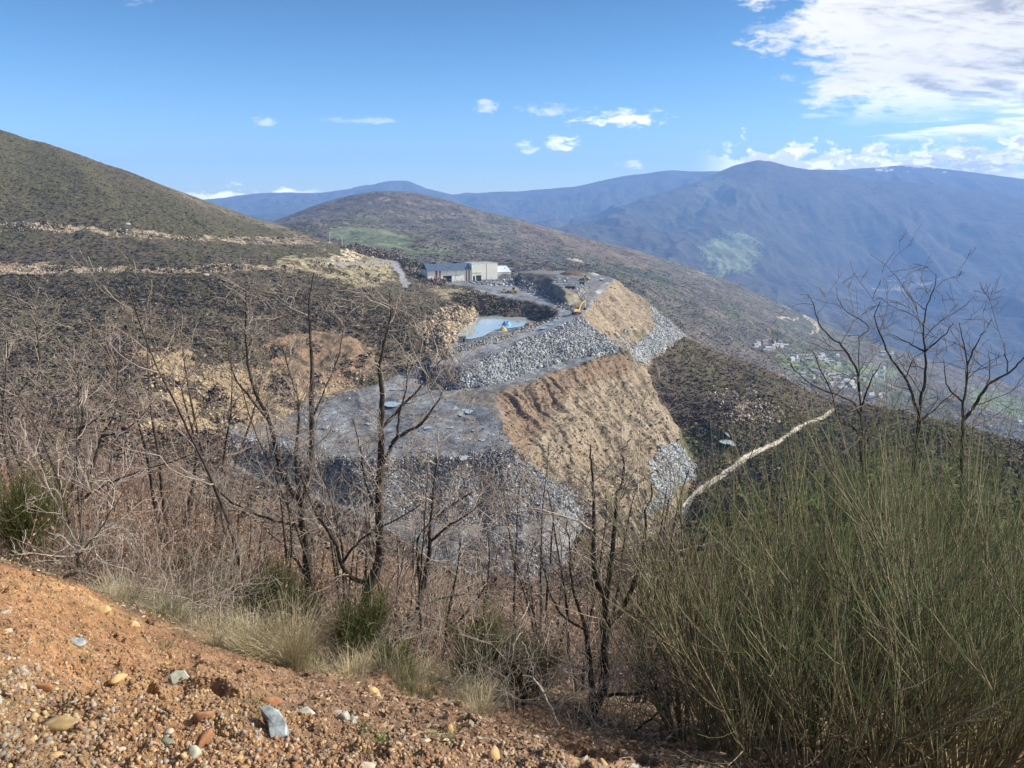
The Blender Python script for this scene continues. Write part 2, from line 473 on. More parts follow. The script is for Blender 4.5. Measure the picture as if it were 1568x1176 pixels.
# natural hillside base: heather browns with olive and grey drifts
C[:] = (0.085, 0.070, 0.048)
f1 = fbm(XX / 40, YY / 40, 5, .6)
f2 = fbm(XX / 110 + 7, YY / 60, 4, .6)
up_ = sstep(560, 640, YY) * (PXv < 560)
f3 = fbm(XX / 7 + 3, YY / 7, 4, .6)
mixc(sstep(-.15, .35, f1) * .7, (0.072, 0.072, 0.034))
mixc(sstep(.1, .5, f2) * .6, (0.085, 0.066, 0.058))
mixc(sstep(.25, .6, f3) * .6, (0.120, 0.095, 0.066))
mixc(up_ * sstep(-.25, .2, f2) * .8, (0.072, 0.068, 0.032))
# forest floor on the near slope: dead leaves
nf = (YY > 6.5) & (YY < 180)
mixc(nf * .85, (0.13, 0.085, 0.052))
mixc(nf * sstep(.05, .4, fbm(XX / 1.7, YY / 1.7, 5, .6)) * .8, (0.21, 0.15, 0.085))
mixc(nf * sstep(.15, .4, fbm(XX / 5 + 50, YY / 5, 4, .6)) * .8, (0.07, 0.075, 0.03))
# scree terraces on the hill
for pl in ([(-300, 345), (0, 340), (200, 349), (290, 362), (420, 362), (520, 374), (420, 373), (210, 366), (120, 357), (0, 353), (-300, 357)],
           [(-300, 412), (0, 408), (60, 405), (100, 409), (240, 410), (330, 406), (460, 405), (520, 400), (480, 414), (330, 417), (200, 416), (60, 420), (-300, 422)]):
    m = zone(pl, 400, 900) & (fbm(XX / 9, YY / 9, 4, .6) > -.05)
    mixc(m * 1.0, (0.30, 0.235, 0.165))
    mixc(m * sstep(0, .3, f3), (0.17, 0.15, 0.085))
m = zone([(-120, 390), (0, 402), (70, 404), (60, 412), (0, 412), (-120, 400)], 400, 900)
mixc(m, (.22, .17, .12))
# stony spine up the big hill
d_sp = np.abs((PYv - (212 + (PXv - 90) * 0.42 + 6 * np.sin(PXv / 40))))
m = (1 - sstep(2, 9, d_sp + wn * 4)) * (PXv > 90) * (PXv < 500) * (YY > 600) * (YY < 900) * sstep(-.2, .2, f3)
mixc(m * .8, (.2, .165, .12))
# slopes of bare scree on the left of the pit
for pl, c in (([(200, 535), (260, 528), (330, 560), (400, 560), (480, 570), (560, 592), (480, 622), (430, 642), (330, 672), (225, 665), (200, 620), (230, 580)], (.27, .205, .125)),
              ([(395, 520), (440, 508), (520, 510), (580, 540), (600, 560), (560, 590), (470, 600), (420, 560)], (.20, .135, .088)),
              ([(430, 395), (470, 392), (600, 395), (600, 430), (560, 445), (480, 420), (430, 410)], (.24, .21, .135)),
              ([(660, 437), (730, 447), (765, 458), (770, 470), (740, 478), (700, 468), (672, 455)], (.235, .2, .125)),
              ([(645, 500), (680, 470), (720, 465), (735, 480), (712, 500), (700, 515), (685, 530), (665, 552), (655, 545)], (.38, .29, .20)),
              ([(520, 388), (545, 380), (560, 392), (540, 402), (505, 402)], (.42, .36, .26))):
    m = zone(pl, 180, 800, 2.4)
    mixc(m, c)
    mixc(m & (fbm(XX / 8 + 20, YY / 8, 4, .6) > .22), (.085, .07, .045))
    mixc(m * sstep(0, .6, fbm(XX / 3 + 9, YY / 11, 4, .6)) * .5, (c[0] * 1.35, c[1] * 1.35, c[2] * 1.3))
m = zone([(130, 640), (240, 655), (330, 675), (300, 700), (200, 690)], 150, 400)
mixc(m * .9, (.24, .15, .09))
# quarry floor
slate, slate2, dark = (.15, .16, .175), (.25, .265, .28), (.035, .04, .055)
QF = [([(340, 655), (430, 640), (480, 612), (560, 592), (620, 568), (665, 550), (705, 515), (730, 440), (640, 430), (650, 400), (790, 400), (850, 412), (940, 425), (905, 470), (893, 487), (940, 538), (850, 572), (762, 604), (766, 652),
        (784, 692), (842, 730), (882, 757), (890, 800), (870, 850), (850, 896), (740, 890), (660, 868), (600, 815), (530, 782), (455, 758), (350, 716)], 1.0)]
qm = zone(QF[0][0], 195, 760, .5)
qm &= ~zone([(695, 520), (645, 500), (680, 470), (700, 440), (740, 447), (765, 455), (860, 472), (858, 482), (830, 498), (800, 490), (735, 484), (710, 500)], 380, 640, .3) | zone([(700, 516), (740, 484), (820, 488), (770, 514)], 380, 640, 0)
mixc(qm, slate)
qn = fbm(XX / 12 + 4, YY / 16, 5, .6)
mixc(qm * sstep(0, .35, qn) * .9, slate2)
mixc(qm * sstep(.12, .3, fbm((XX * .9 + YY * .35) / 5 + 8, (YY - XX * .4) / 38, 3, .6)) * .55, (.075, .08, .095))
mixc(qm * sstep(.1, .45, fbm(XX / 15 + 44, YY / 15, 4, .6)) * .6, (.15, .125, .10))
mixc(qm * sstep(.2, .5, fbm(XX / 4 + 14, YY / 4, 4, .6)) * .5, dark)
cat[qm] = 2
# brown cross strip on the pit floor and the bench road
m = zone([(690, 600), (760, 595), (850, 568), (940, 538), (945, 543), (850, 575), (763, 606), (762, 650), (740, 625), (705, 612)], 230, 480, .4)
mixc(m * .85, (.13, .11, .085))
m = zone([(350, 640), (440, 640), (470, 655), (430, 668), (380, 665)], 230, 480, 1)
mixc(m * .7, (.22, .18, .12))
# dark bank behind the pond
m = zone([(735, 470), (760, 458), (800, 460), (845, 472), (856, 482), (832, 497), (805, 489), (745, 480)], 400, 640, .3)
mixc(m, (.085, .075, .055))
m = zone([(790, 470), (845, 474), (852, 484), (830, 494), (808, 488)], 400, 640, .3)
mixc(m * .6, (.04, .04, .045))  # end facing left is darkened; its shade is put into the colour
m = zone([(752, 462), (790, 464), (790, 476), (752, 474)], 400, 640, .6)
mixc(m * .8, dark)
# tipped fill, upper and lower
TAN1 = [(937, 425), (975, 447), (1003, 468), (1055, 511), (1022, 532), (990, 562), (1006, 600), (1040, 655), (1068, 706), (1058, 745), (1040, 800), (1000, 880), (960, 905), (915, 905), (912, 850), (903, 795), (882, 757), (842, 730), (783, 690),
        (765, 650), (762, 604), (850, 572), (937, 541), (948, 535), (918, 512), (893, 487), (906, 460), (914, 442)]
tm = zone(TAN1, 200, 700, .25)
cat[tm & ~qm] = 3
tm = tm & (cat == 3)
mixc(tm, (.235, .190, .137))
down = (PXv * .78 - PYv * .62)                                  # rills run down the face
rill = fbm(down / 5.0, (PXv * .62 + PYv * .78) / 75.0, 4, .55)
mixc(tm * sstep(0, .4, rill) * .75, (.29, .245, .175))
mixc(tm * sstep(0, .4, -rill) * .7, (.19, .15, .105))
mixc((tm & (fbm(XX / 5 + 70, YY / 5, 4, .7) > .42)) * .8, (.10, .085, .06))
m = zone([(762, 602), (850, 570), (937, 540), (965, 565), (880, 600), (840, 640), (800, 690), (783, 690), (764, 650)], 200, 500, 1.3) & tm
mixc(m * .8, (.19, .132, .09))
m = zone([(940, 515), (985, 500), (1000, 560), (985, 570), (950, 545)], 300, 620, 1.5) & tm
mixc(m * (f3 > -.1) * .8, (.10, .09, .055))
for pl in ([(995, 468), (1010, 476), (1055, 511), (1020, 530), (985, 560), (960, 540), (985, 520), (1003, 500)], [(1002, 690), (1040, 672), (1068, 712), (1052, 745), (1010, 760), (995, 740)], [(842, 733), (880, 748), (895, 775), (882, 770)]):
    m = zone(pl, 200, 700, 1.2)
    mixc(m * .75, (.25, .26, .28))
for pl, c in (([(788, 416), (850, 420), (850, 436), (846, 452), (835, 447), (800, 438), (786, 426)], (.075, .066, .048)),
              ([(846, 432), (856, 438), (866, 442), (890, 445), (900, 440), (904, 444), (896, 464), (886, 472), (868, 468), (848, 456)], (.19, .165, .11)),
              ([(790, 413), (850, 412), (850, 419), (790, 418)], (.17, .15, .12))):
    mixc(zone(pl, 450, 780, .25) * .9, c)
# roads
ROADP = [([(640, 556), (700, 540), (760, 524), (820, 501), (850, 490), (862, 478), (848, 466), (820, 457), (790, 448), (740, 440), (730, 436), (800, 441), (840, 452), (868, 468), (882, 478), (878, 486), (850, 498), (800, 520), (740, 540), (690, 556), (640, 580), (560, 620), (545, 610), (600, 578)], (.185, .19, .195)),
         ([(884, 484), (893, 486), (904, 462), (914, 443), (932, 428), (915, 427), (900, 440), (893, 462)], (.15, .135, .12)),
         ([(603, 398), (609, 398), (617, 418), (627, 440), (616, 440), (608, 420), (598, 402)], (.2, .2, .2)),
         ([(500, 402), (560, 402), (602, 398), (602, 401), (560, 406), (500, 407)], (.2, .19, .165))]
for pl, c in ROADP:
    m = zone(pl, 250, 800, .12)
    mixc(m, c)
    mixc(m * sstep(0, .35, fbm(XX / 3 + 31, YY / 6, 4, .6)) * .7, (c[0] * 1.5, c[1] * 1.5, c[2] * 1.55))
    cat[m] = 4
    qm = qm | m
# gravel track to the right
trk = [(1040, 800), (1052, 772), (1068, 755), (1100, 731), (1130, 710), (1160, 692), (1190, 676), (1225, 655), (1262, 637), (1276, 628)]
wd = [6, 5.5, 4.8, 4.2, 3.8, 3.5, 3.1, 2.8, 2.5, 2.3]
dm = np.full(YY.shape, 99.0)
win = (PXv > 1000) & (PXv < 1300) & (YY > 200) & (YY < 480)
for (p, q, w0) in zip(trk[:-1], trk[1:], wd):
    dx_, dy_ = q[0] - p[0], q[1] - p[1]
    L2 = dx_ ** 2 + dy_ ** 2
    u_ = np.clip(((PXv - p[0]) * dx_ + (PYv - p[1]) * dy_) / L2, 0, 1)
    d_ = np.hypot(PXv - p[0] - u_ * dx_, PYv - p[1] - u_ * dy_) / w0
    dm = np.minimum(dm, np.where(win, d_, 99))
m = (dm + wn * .25) < 1
mixc(m, (.46, .42, .35))
mixc((m & ((dm < .25)) & (PYv > 690)) * .6, (.2, .18, .11))
cat[m] = 5
m = zone([(1035, 735), (1090, 720), (1105, 680), (1130, 690), (1135, 705), (1090, 740), (1060, 760), (1040, 760)], 250, 420, 1)
m &= cat != 5
mixc(m * .8, (.22, .155, .11))
m = zone([(1080, 600), (1160, 600), (1200, 640), (1130, 650)], 300, 520, 3) & (f3 > .25)
mixc(m * .8, (.26, .22, .18))
# green slope under the track
m = (PXv > 1040) * (YY > 90) * (YY < 420) * (PYv > 650) * (dm > 1)
mixc(m * sstep(-.3, .3, f1) * .7, (.045, .058, .020))
# middle hill and valley floor
hm = (YY > 850) & (YY <= 3700)
mixc(hm, (.098, .086, .070))
g1 = fbm(XX / 160 + 3, YY / 220, 5, .6)
g2 = fbm(XX / 60 + 13, YY / 60, 5, .65)
mixc(hm * sstep(0, .4, g1) * .7, (.085, .092, .05))
mixc(hm * sstep(.1, .5, g2) * .6, (.125, .10, .085))
mixc(hm * sstep(.32, .42, fbm(XX / 35 + 5, YY / 18, 4, .6)) * .55, (.24, .21, .17))
m = hm * (1 - sstep(0, 60, np.abs(PYv - (385 + (PXv - 880) * .42)))) * (PXv > 840) * (PXv < 1320)
mixc(m * sstep(-.1, .3, g2) * .75, (.045, .068, .028))
m = hm * zone([(500, 362), (560, 358), (620, 366), (640, 378), (600, 392), (530, 385)], 900, 1900, 1.2)
mixc(m * .65, (.125, .165, .08))
m = hm * zone([(600, 385), (700, 385), (690, 400), (640, 400)], 900, 1900, 1.2)
mixc(m * .7, (.12, .145, .07))
m = hm * zone([(780, 330), (850, 352), (950, 378), (1010, 392), (990, 420), (900, 400), (800, 370)], 1500, 2700, 2)
mixc(m * .55, (.17, .12, .085))
for pl in ([(1180, 545), (1300, 560), (1360, 575), (1340, 600), (1240, 590)], [(1330, 560), (1380, 570), (1370, 582), (1320, 575)], [(1480, 590), (1568, 620), (1568, 650), (1490, 630)]):
    m = hm * zone(pl, 900, 2600, 2)
    mixc(m * .7, (.14, .19, .09))
# farm roads down the hill flank
for pts_, w_ in (([(1175, 451), (1192, 462), (1200, 470), (1214, 478)], 1.5), ([(1232, 488), (1250, 500), (1253, 506), (1243, 517)], 1.7), ([(1190, 492), (1215, 496), (1222, 489)], 1.2), 
                 ([(870, 400), (885, 404), (900, 412)], 1.2)):
    for p, q in zip(pts_[:-1], pts_[1:]):
        dx_, dy_ = q[0] - p[0], q[1] - p[1]
        u_ = np.clip(((PXv - p[0]) * dx_ + (PYv - p[1]) * dy_) / (dx_ ** 2 + dy_ ** 2), 0, 1)
        m = (np.hypot(PXv - p[0] - u_ * dx_, PYv - p[1] - u_ * dy_) < w_) & (YY > 1000) & (YY < 2700)
        mixc(m * .8, (.42, .36, .28))
# far massif
fm = YY > 3700
mixc(fm, (.05, .046, .036))
mixc(fm * sstep(.0, .5, fbm(XX / 700, YY / 900, 5, .6)) * .7, (.055, .06, .032))
mixc(fm * sstep(.1, .5, fbm(XX / 300 + 40, YY / 300, 5, .65)) * .6, (.085, .068, .052))
m = fm * zone([(1070, 378), (1110, 366), (1150, 366), (1165, 385), (1150, 412), (1105, 425), (1080, 405)], 4300, 7000, 3.5)
mixc(m * (.45 + .35 * sstep(-.2, .3, fbm(XX / 120, YY / 90, 4, .6))), (.21, .25, .11))
m = fm * zone([(1070, 278), (1110, 272), (1130, 285), (1100, 300), (1070, 300)], 6500, 8000, 2)
mixc(m * .8, (.17, .17, .09))
m = fm * zone([(1330, 432), (1440, 430), (1440, 434), (1350, 438)], 4300, 7000, .4)
mixc(m * .8, (.4, .35, .28))
m = fm * (YY > 9500) * (PXv > 1340) * (PXv < 1450) * (PYv < 264) * (fbm(XX / 160, YY / 160, 4, .7) > .05)
mixc(m * .9, (.75, .76, .8))
# our bank of orange earth
nb = 1 - sstep(5.6, 6.6, YY + fbm(XX / .8, YY / .8, 3) * .6)
mixc(nb, (.30, .168, .085))
mixc(nb * sstep(.0, .45, fbm(XX / .6 + 5, YY / .6, 5, .65)) * .85, (.25, .13, .065))
mixc(nb * sstep(.1, .4, fbm(XX / .25 + 8, YY / .25, 5, .65)) * .6, (.40, .265, .14))
mixc(nb * sstep(180, 560, PXv + (YY - 3.5) * 60 + 180 * fbm(XX / .7 + 3, YY / .7, 3)) * .85, (.19, .125, .085))
mixc(nb * sstep(.15, .4, fbm(XX / .9 + 88, YY / .9, 4, .6)) * .6, (.24, .13, .075))
mixc(nb * (1 - sstep(60, 260, PXv + 120 * fbm(XX / .3 + 3, YY / .3, 3))) * (1 - sstep(2.4, 3.3, YY)) * .7, (.24, .165, .09))
C *= (1 + .30 * fbm(XX / 1.3 + 60, YY / 1.3, 4, .7))[..., None] * (np.ones_like(YY) + 0)[..., None]
C = np.clip(C, .012, .8)

# relief
dz_ = np.zeros_like(YY)
nat = (cat == 1) & (YY > 100)
natf = blur(nat.astype(float), 3, 3)
dz_ += natf * (fbm(XX / 22, YY / 22, 5, .55) * 2.2 + fbm(XX / 3.1, YY / 3.1, 3, .6) * .55)
qf = blur((cat == 2).astype(float), 2, 2)
dz_ += qf * (fbm(XX / 5, YY / 5, 4, .6) * .35)
tf = blur((cat == 3).astype(float), 3, 3)
dz_ += tf * (rill * 1.7 + fbm(XX / 2.5, YY / 2.5, 4, .65) * .3 + fbm(XX / 14, YY / 14, 3) * 1.2)
dz_ += ((YY > 12) & (YY < 180)) * np.minimum(YY / 60, 1) * fbm(XX / 6, YY / 6, 4, .6) * .9
cl = blur(zone([(645, 500), (680, 470), (720, 465), (735, 480), (712, 500), (700, 515), (685, 530), (665, 552), (655, 545)], 350, 600).astype(float), 2, 2)
dz_ += cl * fbm(XX / 3, YY / 9, 4, .7) * 3.0
hmm_ = sstep(900, 1300, YY) * (1 - sstep(3000, 3700, YY)) * (.35 + .65 * sstep(80, 260, np.abs(YY - 2580)))
rid = 1 - np.abs(fbm(XX / 230 + 3, YY / 420 + 8, 4, .5)) * 2
dz_ += hmm_ * (rid * 13 + fbm(XX / 60, YY / 60, 4, .6) * 5)
fm_ = sstep(3700, 4600, YY) * sstep(150, 900, np.abs(YY - 8000)) * sstep(100, 900, np.abs(YY - 10500))
rid = 1 - np.abs(fbm(XX / 620 + 13 + .3 * fbm(XX / 900, YY / 900), YY / 1500 + 8, 5, .55)) * 2.4
dz_ += fm_ * (rid * 85 - 35 + fbm(XX / 250, YY / 250, 4, .6) * 26)
dz_ += sstep(3700, 4600, YY) * fbm(XX / 300 + 7, YY / 300, 5, .62) * 14
# near bank: clods, gullies
nbb = 1 - sstep(6, 9, YY)
clod = fbm(XX / .55, YY / .55, 5, .6)
dz_ += nbb * (clod * .10 + np.maximum(0, fbm(XX / .16 + 4, YY / .16, 4, .6)) * .07 + np.maximum(-.1, fbm(XX / .06 + 4, YY / .06, 4, .65)) * .038 + np.maximum(0, fbm(XX / .028 + 4, YY / .028, 3, .65)) * .012)
dz_ -= nbb * sstep(.22, .4, fbm(XX / .45 + 30, YY / .6 + 3, 4, .6)) * .10
ZZ += dz_
del t1, t2, t3_


def mesh_from(name, co, faces, mat=None, kind=None, col=None, smooth=False):
    """co (n,3) array, faces (m,k) int array -> object"""
    me = bpy.data.meshes.new(name)
    co = np.asarray(co, np.float32)
    faces = np.asarray(faces, np.int32)
    k = faces.shape[1]
    me.vertices.add(len(co))
    me.vertices.foreach_set('co', co.ravel())
    me.loops.add(faces.size)
    me.loops.foreach_set('vertex_index', faces.ravel())
    me.polygons.add(len(faces))
    me.polygons.foreach_set('loop_start', np.arange(0, faces.size, k, dtype=np.int32))
    if smooth:
        me.polygons.foreach_set('use_smooth', np.ones(len(faces), bool))
    me.update(calc_edges=True)
    if col is not None:
        at = me.color_attributes.new('col', 'FLOAT_COLOR', 'POINT')
        rgba = np.ones((len(co), 4), np.float32)
        rgba[:, :3] = col
        at.data.foreach_set('color', rgba.ravel())
    if mat:
        me.materials.append(mat)
    o = bpy.data.objects.new(name, me)
    COL.objects.link(o)
    if kind:
        o['kind'] = kind
    return o


def attr_mat(name, scales, amount=.5, bump=.4, bdist=.1, rough=.95, spec=.2, hue=0.0):
    """albedo from the surveyed ground cover, broken up by procedural grain"""
    m = bpy.data.materials.new(name)
    m.use_nodes = True
    nt = m.node_tree
    b = nt.nodes['Principled BSDF']
    at = nt.nodes.new('ShaderNodeAttribute')
    at.attribute_name = 'col'
    geo = nt.nodes.new('ShaderNodeNewGeometry')
    acc = None
    for i, s in enumerate(scales):
        n = n_noise(nt, geo.outputs['Position'], s, 6, .65)
        acc = n if acc is None else acc + n
    acc = acc * (1.0 / len(scales))
    f = acc.sm(.36, .64, 1 - amount, 1 + amount)
    vm = nt.nodes.new('ShaderNodeVectorMath')
    vm.operation = 'SCALE'
    nt.links.new(at.outputs['Color'], vm.inputs[0])
    nt.links.new(f.o, vm.inputs['Scale'])
    nt.links.new(vm.outputs[0], b.inputs['Base Color'])
    b.inputs['Roughness'].default_value = rough
    b.inputs['Specular IOR Level'].default_value = spec
    bp = nt.nodes.new('ShaderNodeBump')
    bp.inputs['Strength'].default_value = bump
    bp.inputs['Distance'].default_value = bdist
    nt.links.new(acc.o, bp.inputs['Height'])
    nt.links.new(bp.outputs[0], b.inputs['Normal'])
    return m


MATS = {
    'ground': attr_mat('orange_earth', (9, 40, 140), .55, .9, .03),
    'hillside': attr_mat('scrub_soil', (.35, 1.6), .5, .8, .8),
    'quarry_floor': attr_mat('slate_dust', (.25, 1.4), .45, .6, .3, rough=.6, spec=.4),
    'spoil_bank': attr_mat('tipped_fill', (.4, 1.8), .35, .7, .5),
    'road': attr_mat('wet_road', (.3, 1.2), .4, .4, .2, rough=.5, spec=.5),
    'gravel_path': attr_mat('pale_gravel', (.5, 2), .25, .3, .2),
    'far_hill': attr_mat('far_heath', (.02, .09), .55, .7, 8),
    'mountains': attr_mat('mountain_heath', (.004, .02), .55, .7, 35),
}
idx = np.arange(NY * NX).reshape(NY, NX)
quads = np.stack([idx[:-1, :-1], idx[:-1, 1:], idx[1:, 1:], idx[1:, :-1]], -1)
qcat = cat[:-1, :-1]
P3 = np.stack([XX, YY, ZZ], -1).reshape(-1, 3)
CF = C.reshape(-1, 3)
for ci, nm in enumerate(CATS):
    q = quads[qcat == ci]
    if not len(q):
        continue
    used = np.unique(q)
    rem = np.full(NY * NX, -1, np.int32)
    rem[used] = np.arange(len(used))
    mesh_from(nm, P3[used], rem[q], MATS[nm], 'structure', CF[used], smooth=True)


def ground_z(x, y):
    """height of the terrain at plan position (arrays ok)"""
    x, y = np.asarray(x, float), np.asarray(y, float)
    i = np.clip((x / y + 1) / 2 * (NX - 1), 0, NX - 1.001)
    j = np.clip(np.interp(np.log(y), SS, np.arange(NY)), 0, NY - 1.001)
    i0, j0 = i.astype(int), j.astype(int)
    fi, fj = i - i0, j - j0
    return (ZZ[j0, i0] * (1 - fi) + ZZ[j0, i0 + 1] * fi) * (1 - fj) + (ZZ[j0 + 1, i0] * (1 - fi) + ZZ[j0 + 1, i0 + 1] * fi) * fj


# visible = not hidden behind nearer ground, seen from the road where we stand
TVIS = np.maximum.accumulate(ZZ / YY, axis=0)


def on_ground(px, py, y0=1.0, y1=13000):
    """walk the sight line of a photo pixel out to the ground -> world point"""
    a, t = ray(px, py)
    i = int(round((a + 1) / 2 * (NX - 1)))
    tcol = ZZ[:, i] / YY[:, i]
    js = np.where((tcol >= t) & (YY[:, i] > y0) & (YY[:, i] < y1))[0]
    if not len(js):
        js = [np.argmax(np.where((YY[:, i] > y0) & (YY[:, i] < y1), tcol, -9))]
    Y = YY[js[0], i]
    return Vector((a * Y, Y, float(ground_z(a * Y, Y))))


print('terrain', round(time.time() - T0, 1), 's')
# ------------------------------------------------------------------ object helpers
def mat(name, rgb, rough=.8, spec=.3, metal=0.0, vary=.25, scale=8.0, bump=0.0, emit=None):
    m = bpy.data.materials.new(name)
    m.use_nodes = True
    nt = m.node_tree
    b = nt.nodes['Principled BSDF']
    b.inputs['Roughness'].default_value = rough
    b.inputs['Specular IOR Level'].default_value = spec
    b.inputs['Metallic'].default_value = metal
    tc = nt.nodes.new('ShaderNodeTexCoord')
    n = n_noise(nt, tc.outputs['Object'], scale, 5, .6)
    c = n_mix(nt, n.sm(.3, .7), tuple(max(0, v * (1 - vary)) for v in rgb), tuple(min(1, v * (1 + vary)) for v in rgb))
    nt.links.new(c, b.inputs['Base Color'])
    if bump:
        bp = nt.nodes.new('ShaderNodeBump')
        bp.inputs['Strength'].default_value = .7
        bp.inputs['Distance'].default_value = bump
        nt.links.new(n.o, bp.inputs['Height'])
        nt.links.new(bp.outputs[0], b.inputs['Normal'])
    return m


def col_mat(name, rough=.85, spec=.2, transl=0.0):
    """colour carried by each leaf, twig or stone"""
    m = bpy.data.materials.new(name)
    m.use_nodes = True
    nt = m.node_tree
    b = nt.nodes['Principled BSDF']
    at = nt.nodes.new('ShaderNodeAttribute')
    at.attribute_name = 'col'
    geo = nt.nodes.new('ShaderNodeNewGeometry')
    n = n_noise(nt, geo.outputs['Position'], 3.0, 4, .6)
    nt.links.new(n_mix(nt, n.sm(.3, .7, 0, .35), at.outputs['Color'], (.02, .02, .02)), b.inputs['Base Color'])
    b.inputs['Roughness'].default_value = rough
    b.inputs['Specular IOR Level'].default_value = spec
    return m


def link_mesh(name, me, parent=None):
    o = bpy.data.objects.new(name, me)
    COL.objects.link(o)
    if parent:
        o.parent = parent
    return o


def empty(name, loc, label=None, cat_=None, group=None, rz=0.0, sc_=1.0):
    o = bpy.data.objects.new(name, None)
    COL.objects.link(o)
    o.location = loc
    o.rotation_euler = (0, 0, rz)
    o.scale = (sc_,) * 3
    o.empty_display_size = .2
    tag(o, label, cat_, group)
    return o


def tag(o, label=None, cat_=None, group=None):
    if label:
        o['label'] = label
    if cat_:
        o['category'] = cat_
    if group:
        o['group'] = group
    return o


def copy_tree(o, parent=None):
    c = o.copy()
    COL.objects.link(c)
    if parent:
        c.parent = parent
    for ch in list(o.children):
        copy_tree(ch, c)
    return c


class MB:
    """collects simple solids into one mesh"""
    def __init__(s):
        s.v, s.f = [], []

    def add(s, vs, fs, M=None):
        k = len(s.v)
        for p in vs:
            p = Vector(p)
            s.v.append(tuple(M @ p if M else p))
        s.f += [tuple(i + k for i in f) for f in fs]

    def box(s, c, d, rz=0.0, M=None, taper=1.0):
        x, y, zz = (q / 2 for q in d)
        vs = []
        R = Matrix.Rotation(rz, 3, 'Z')
        for sz in (-1, 1):
            k = taper if sz > 0 else 1
            for sx_, sy in ((-1, -1), (1, -1), (1, 1), (-1, 1)):
                vs.append(R @ Vector((sx_ * x * k, sy * y * k, sz * zz)) + Vector(c))
        s.add(vs, [(0, 3, 2, 1), (4, 5, 6, 7), (0, 1, 5, 4), (1, 2, 6, 5), (2, 3, 7, 6), (3, 0, 4, 7)], M)

    def bar(s, a, b, w_, h_=None, w2=None, M=None):
        a, b = Vector(a), Vector(b)
        h_ = h_ or w_
        k = (w2 or w_) / w_
        d = (b - a).normalized()
        sd = d.cross(Vector((0, 0, 1)))
        sd = sd.normalized() if sd.length > 1e-3 else Vector((1, 0, 0))
        up = sd.cross(d)
        vs = [a + sd * (w_ / 2 * i) + up * (h_ / 2 * j) for i, j in ((-1, -1), (1, -1), (1, 1), (-1, 1))] + \
             [b + sd * (w_ * k / 2 * i) + up * (h_ * k / 2 * j) for i, j in ((-1, -1), (1, -1), (1, 1), (-1, 1))]
        s.add(vs, [(0, 3, 2, 1), (4, 5, 6, 7), (0, 1, 5, 4), (1, 2, 6, 5), (2, 3, 7, 6), (3, 0, 4, 7)], M)

    def cyl(s, c, r, h, axis='Z', n=16, r2=None, M=None):
        r2 = r if r2 is None else r2
        vs = []
        for kk, rr in ((-h / 2, r), (h / 2, r2)):
            for i in range(n):
                q = 2 * math.pi * i / n
                p = (rr * math.cos(q), rr * math.sin(q), kk)
                if axis == 'X':
                    p = (p[2], p[0], p[1])
                elif axis == 'Y':
                    p = (p[0], p[2], p[1])
                vs.append(Vector(p) + Vector(c))
        fs = [(i, (i + 1) % n, n + (i + 1) % n, n + i) for i in range(n)] + [tuple(range(n - 1, -1, -1)), tuple(range(n, 2 * n))]
        s.add(vs, fs, M)

    def build(s, name, m, parent=None, bevel=0.0):
        me = bpy.data.meshes.new(name)
        me.from_pydata(s.v, [], s.f)
        import bmesh
        bm = bmesh.new()
        bm.from_mesh(me)
        bmesh.ops.recalc_face_normals(bm, faces=bm.faces)
        bm.to_mesh(me)
        bm.free()
        me.materials.append(m)
        o = link_mesh(name, me, parent)
        if bevel:
            bv = o.modifiers.new('edge', 'BEVEL')
            bv.width = bevel
            bv.segments = 2
        return o


def tube_arrays(polys, rads, k=3):
    """polys: list of (n,3) arrays, rads: list of (n,) -> verts, quads"""
    groups = {}
    for p, r in zip(polys, rads):
        groups.setdefault(len(p), []).append((p, r))
    VV, FF, off = [], [], 0
    for n, lst in groups.items():
        P = np.array([p for p, r in lst])
        R = np.array([r for p, r in lst])
        T = np.empty_like(P)
        T[:, 1:-1] = P[:, 2:] - P[:, :-2]
        T[:, 0] = P[:, 1] - P[:, 0]
        T[:, -1] = P[:, -1] - P[:, -2]
        T /= np.linalg.norm(T, axis=2, keepdims=True) + 1e-9
        ref = np.where(np.abs(T[..., 2:3]) > .9, np.array([1., 0, 0]), np.array([0, 0, 1.]))
        U = np.cross(T, ref)
        U /= np.linalg.norm(U, axis=2, keepdims=True) + 1e-9
        B = np.cross(T, U)
        an = np.arange(k) * 2 * np.pi / k
        V = P[:, :, None, :] + R[:, :, None, None] * (np.cos(an)[:, None] * U[:, :, None, :] + np.sin(an)[:, None] * B[:, :, None, :])
        VV.append(V.reshape(-1, 3))
        m = len(lst)
        base = (np.arange(m) * n * k)[:, None, None] + (np.arange(n - 1) * k)[None, :, None] + np.arange(k)[None, None, :]
        nxt = (np.arange(m) * n * k)[:, None, None] + (np.arange(n - 1) * k)[None, :, None] + ((np.arange(k) + 1) % k)[None, None, :]
        FF.append(np.stack([base, nxt, nxt + k, base + k], -1).reshape(-1, 4) + off)
        off += m * n * k
    return np.concatenate(VV), np.concatenate(FF)


def np_mesh(name, co, faces, m, col=None, smooth=False):
    """mesh data only (for sharing between copies)"""
    o = mesh_from(name, co, faces, m, None, col, smooth)
    me = o.data
    bpy.data.objects.remove(o)
    return me
# ------------------------------------------------------------------ bare oaks
RND = np.random.RandomState(11)
M_BARK = mat('oak_bark', (.060, .052, .046), .95, .1, vary=.5, scale=14, bump=.01)
M_TWIG = mat('oak_twig', (.33, .285, .25), .9, .15, vary=.35, scale=3)
M_TWIG2 = mat('thicket_twig', (.245, .18, .155), .9, .1, vary=.6, scale=.9)
M_LEAFCOL = col_mat('leaf_colours', .8, .2)
M_DTWIG = mat('dark_twig', (.19, .155, .135), .9, .1, vary=.4, scale=3)


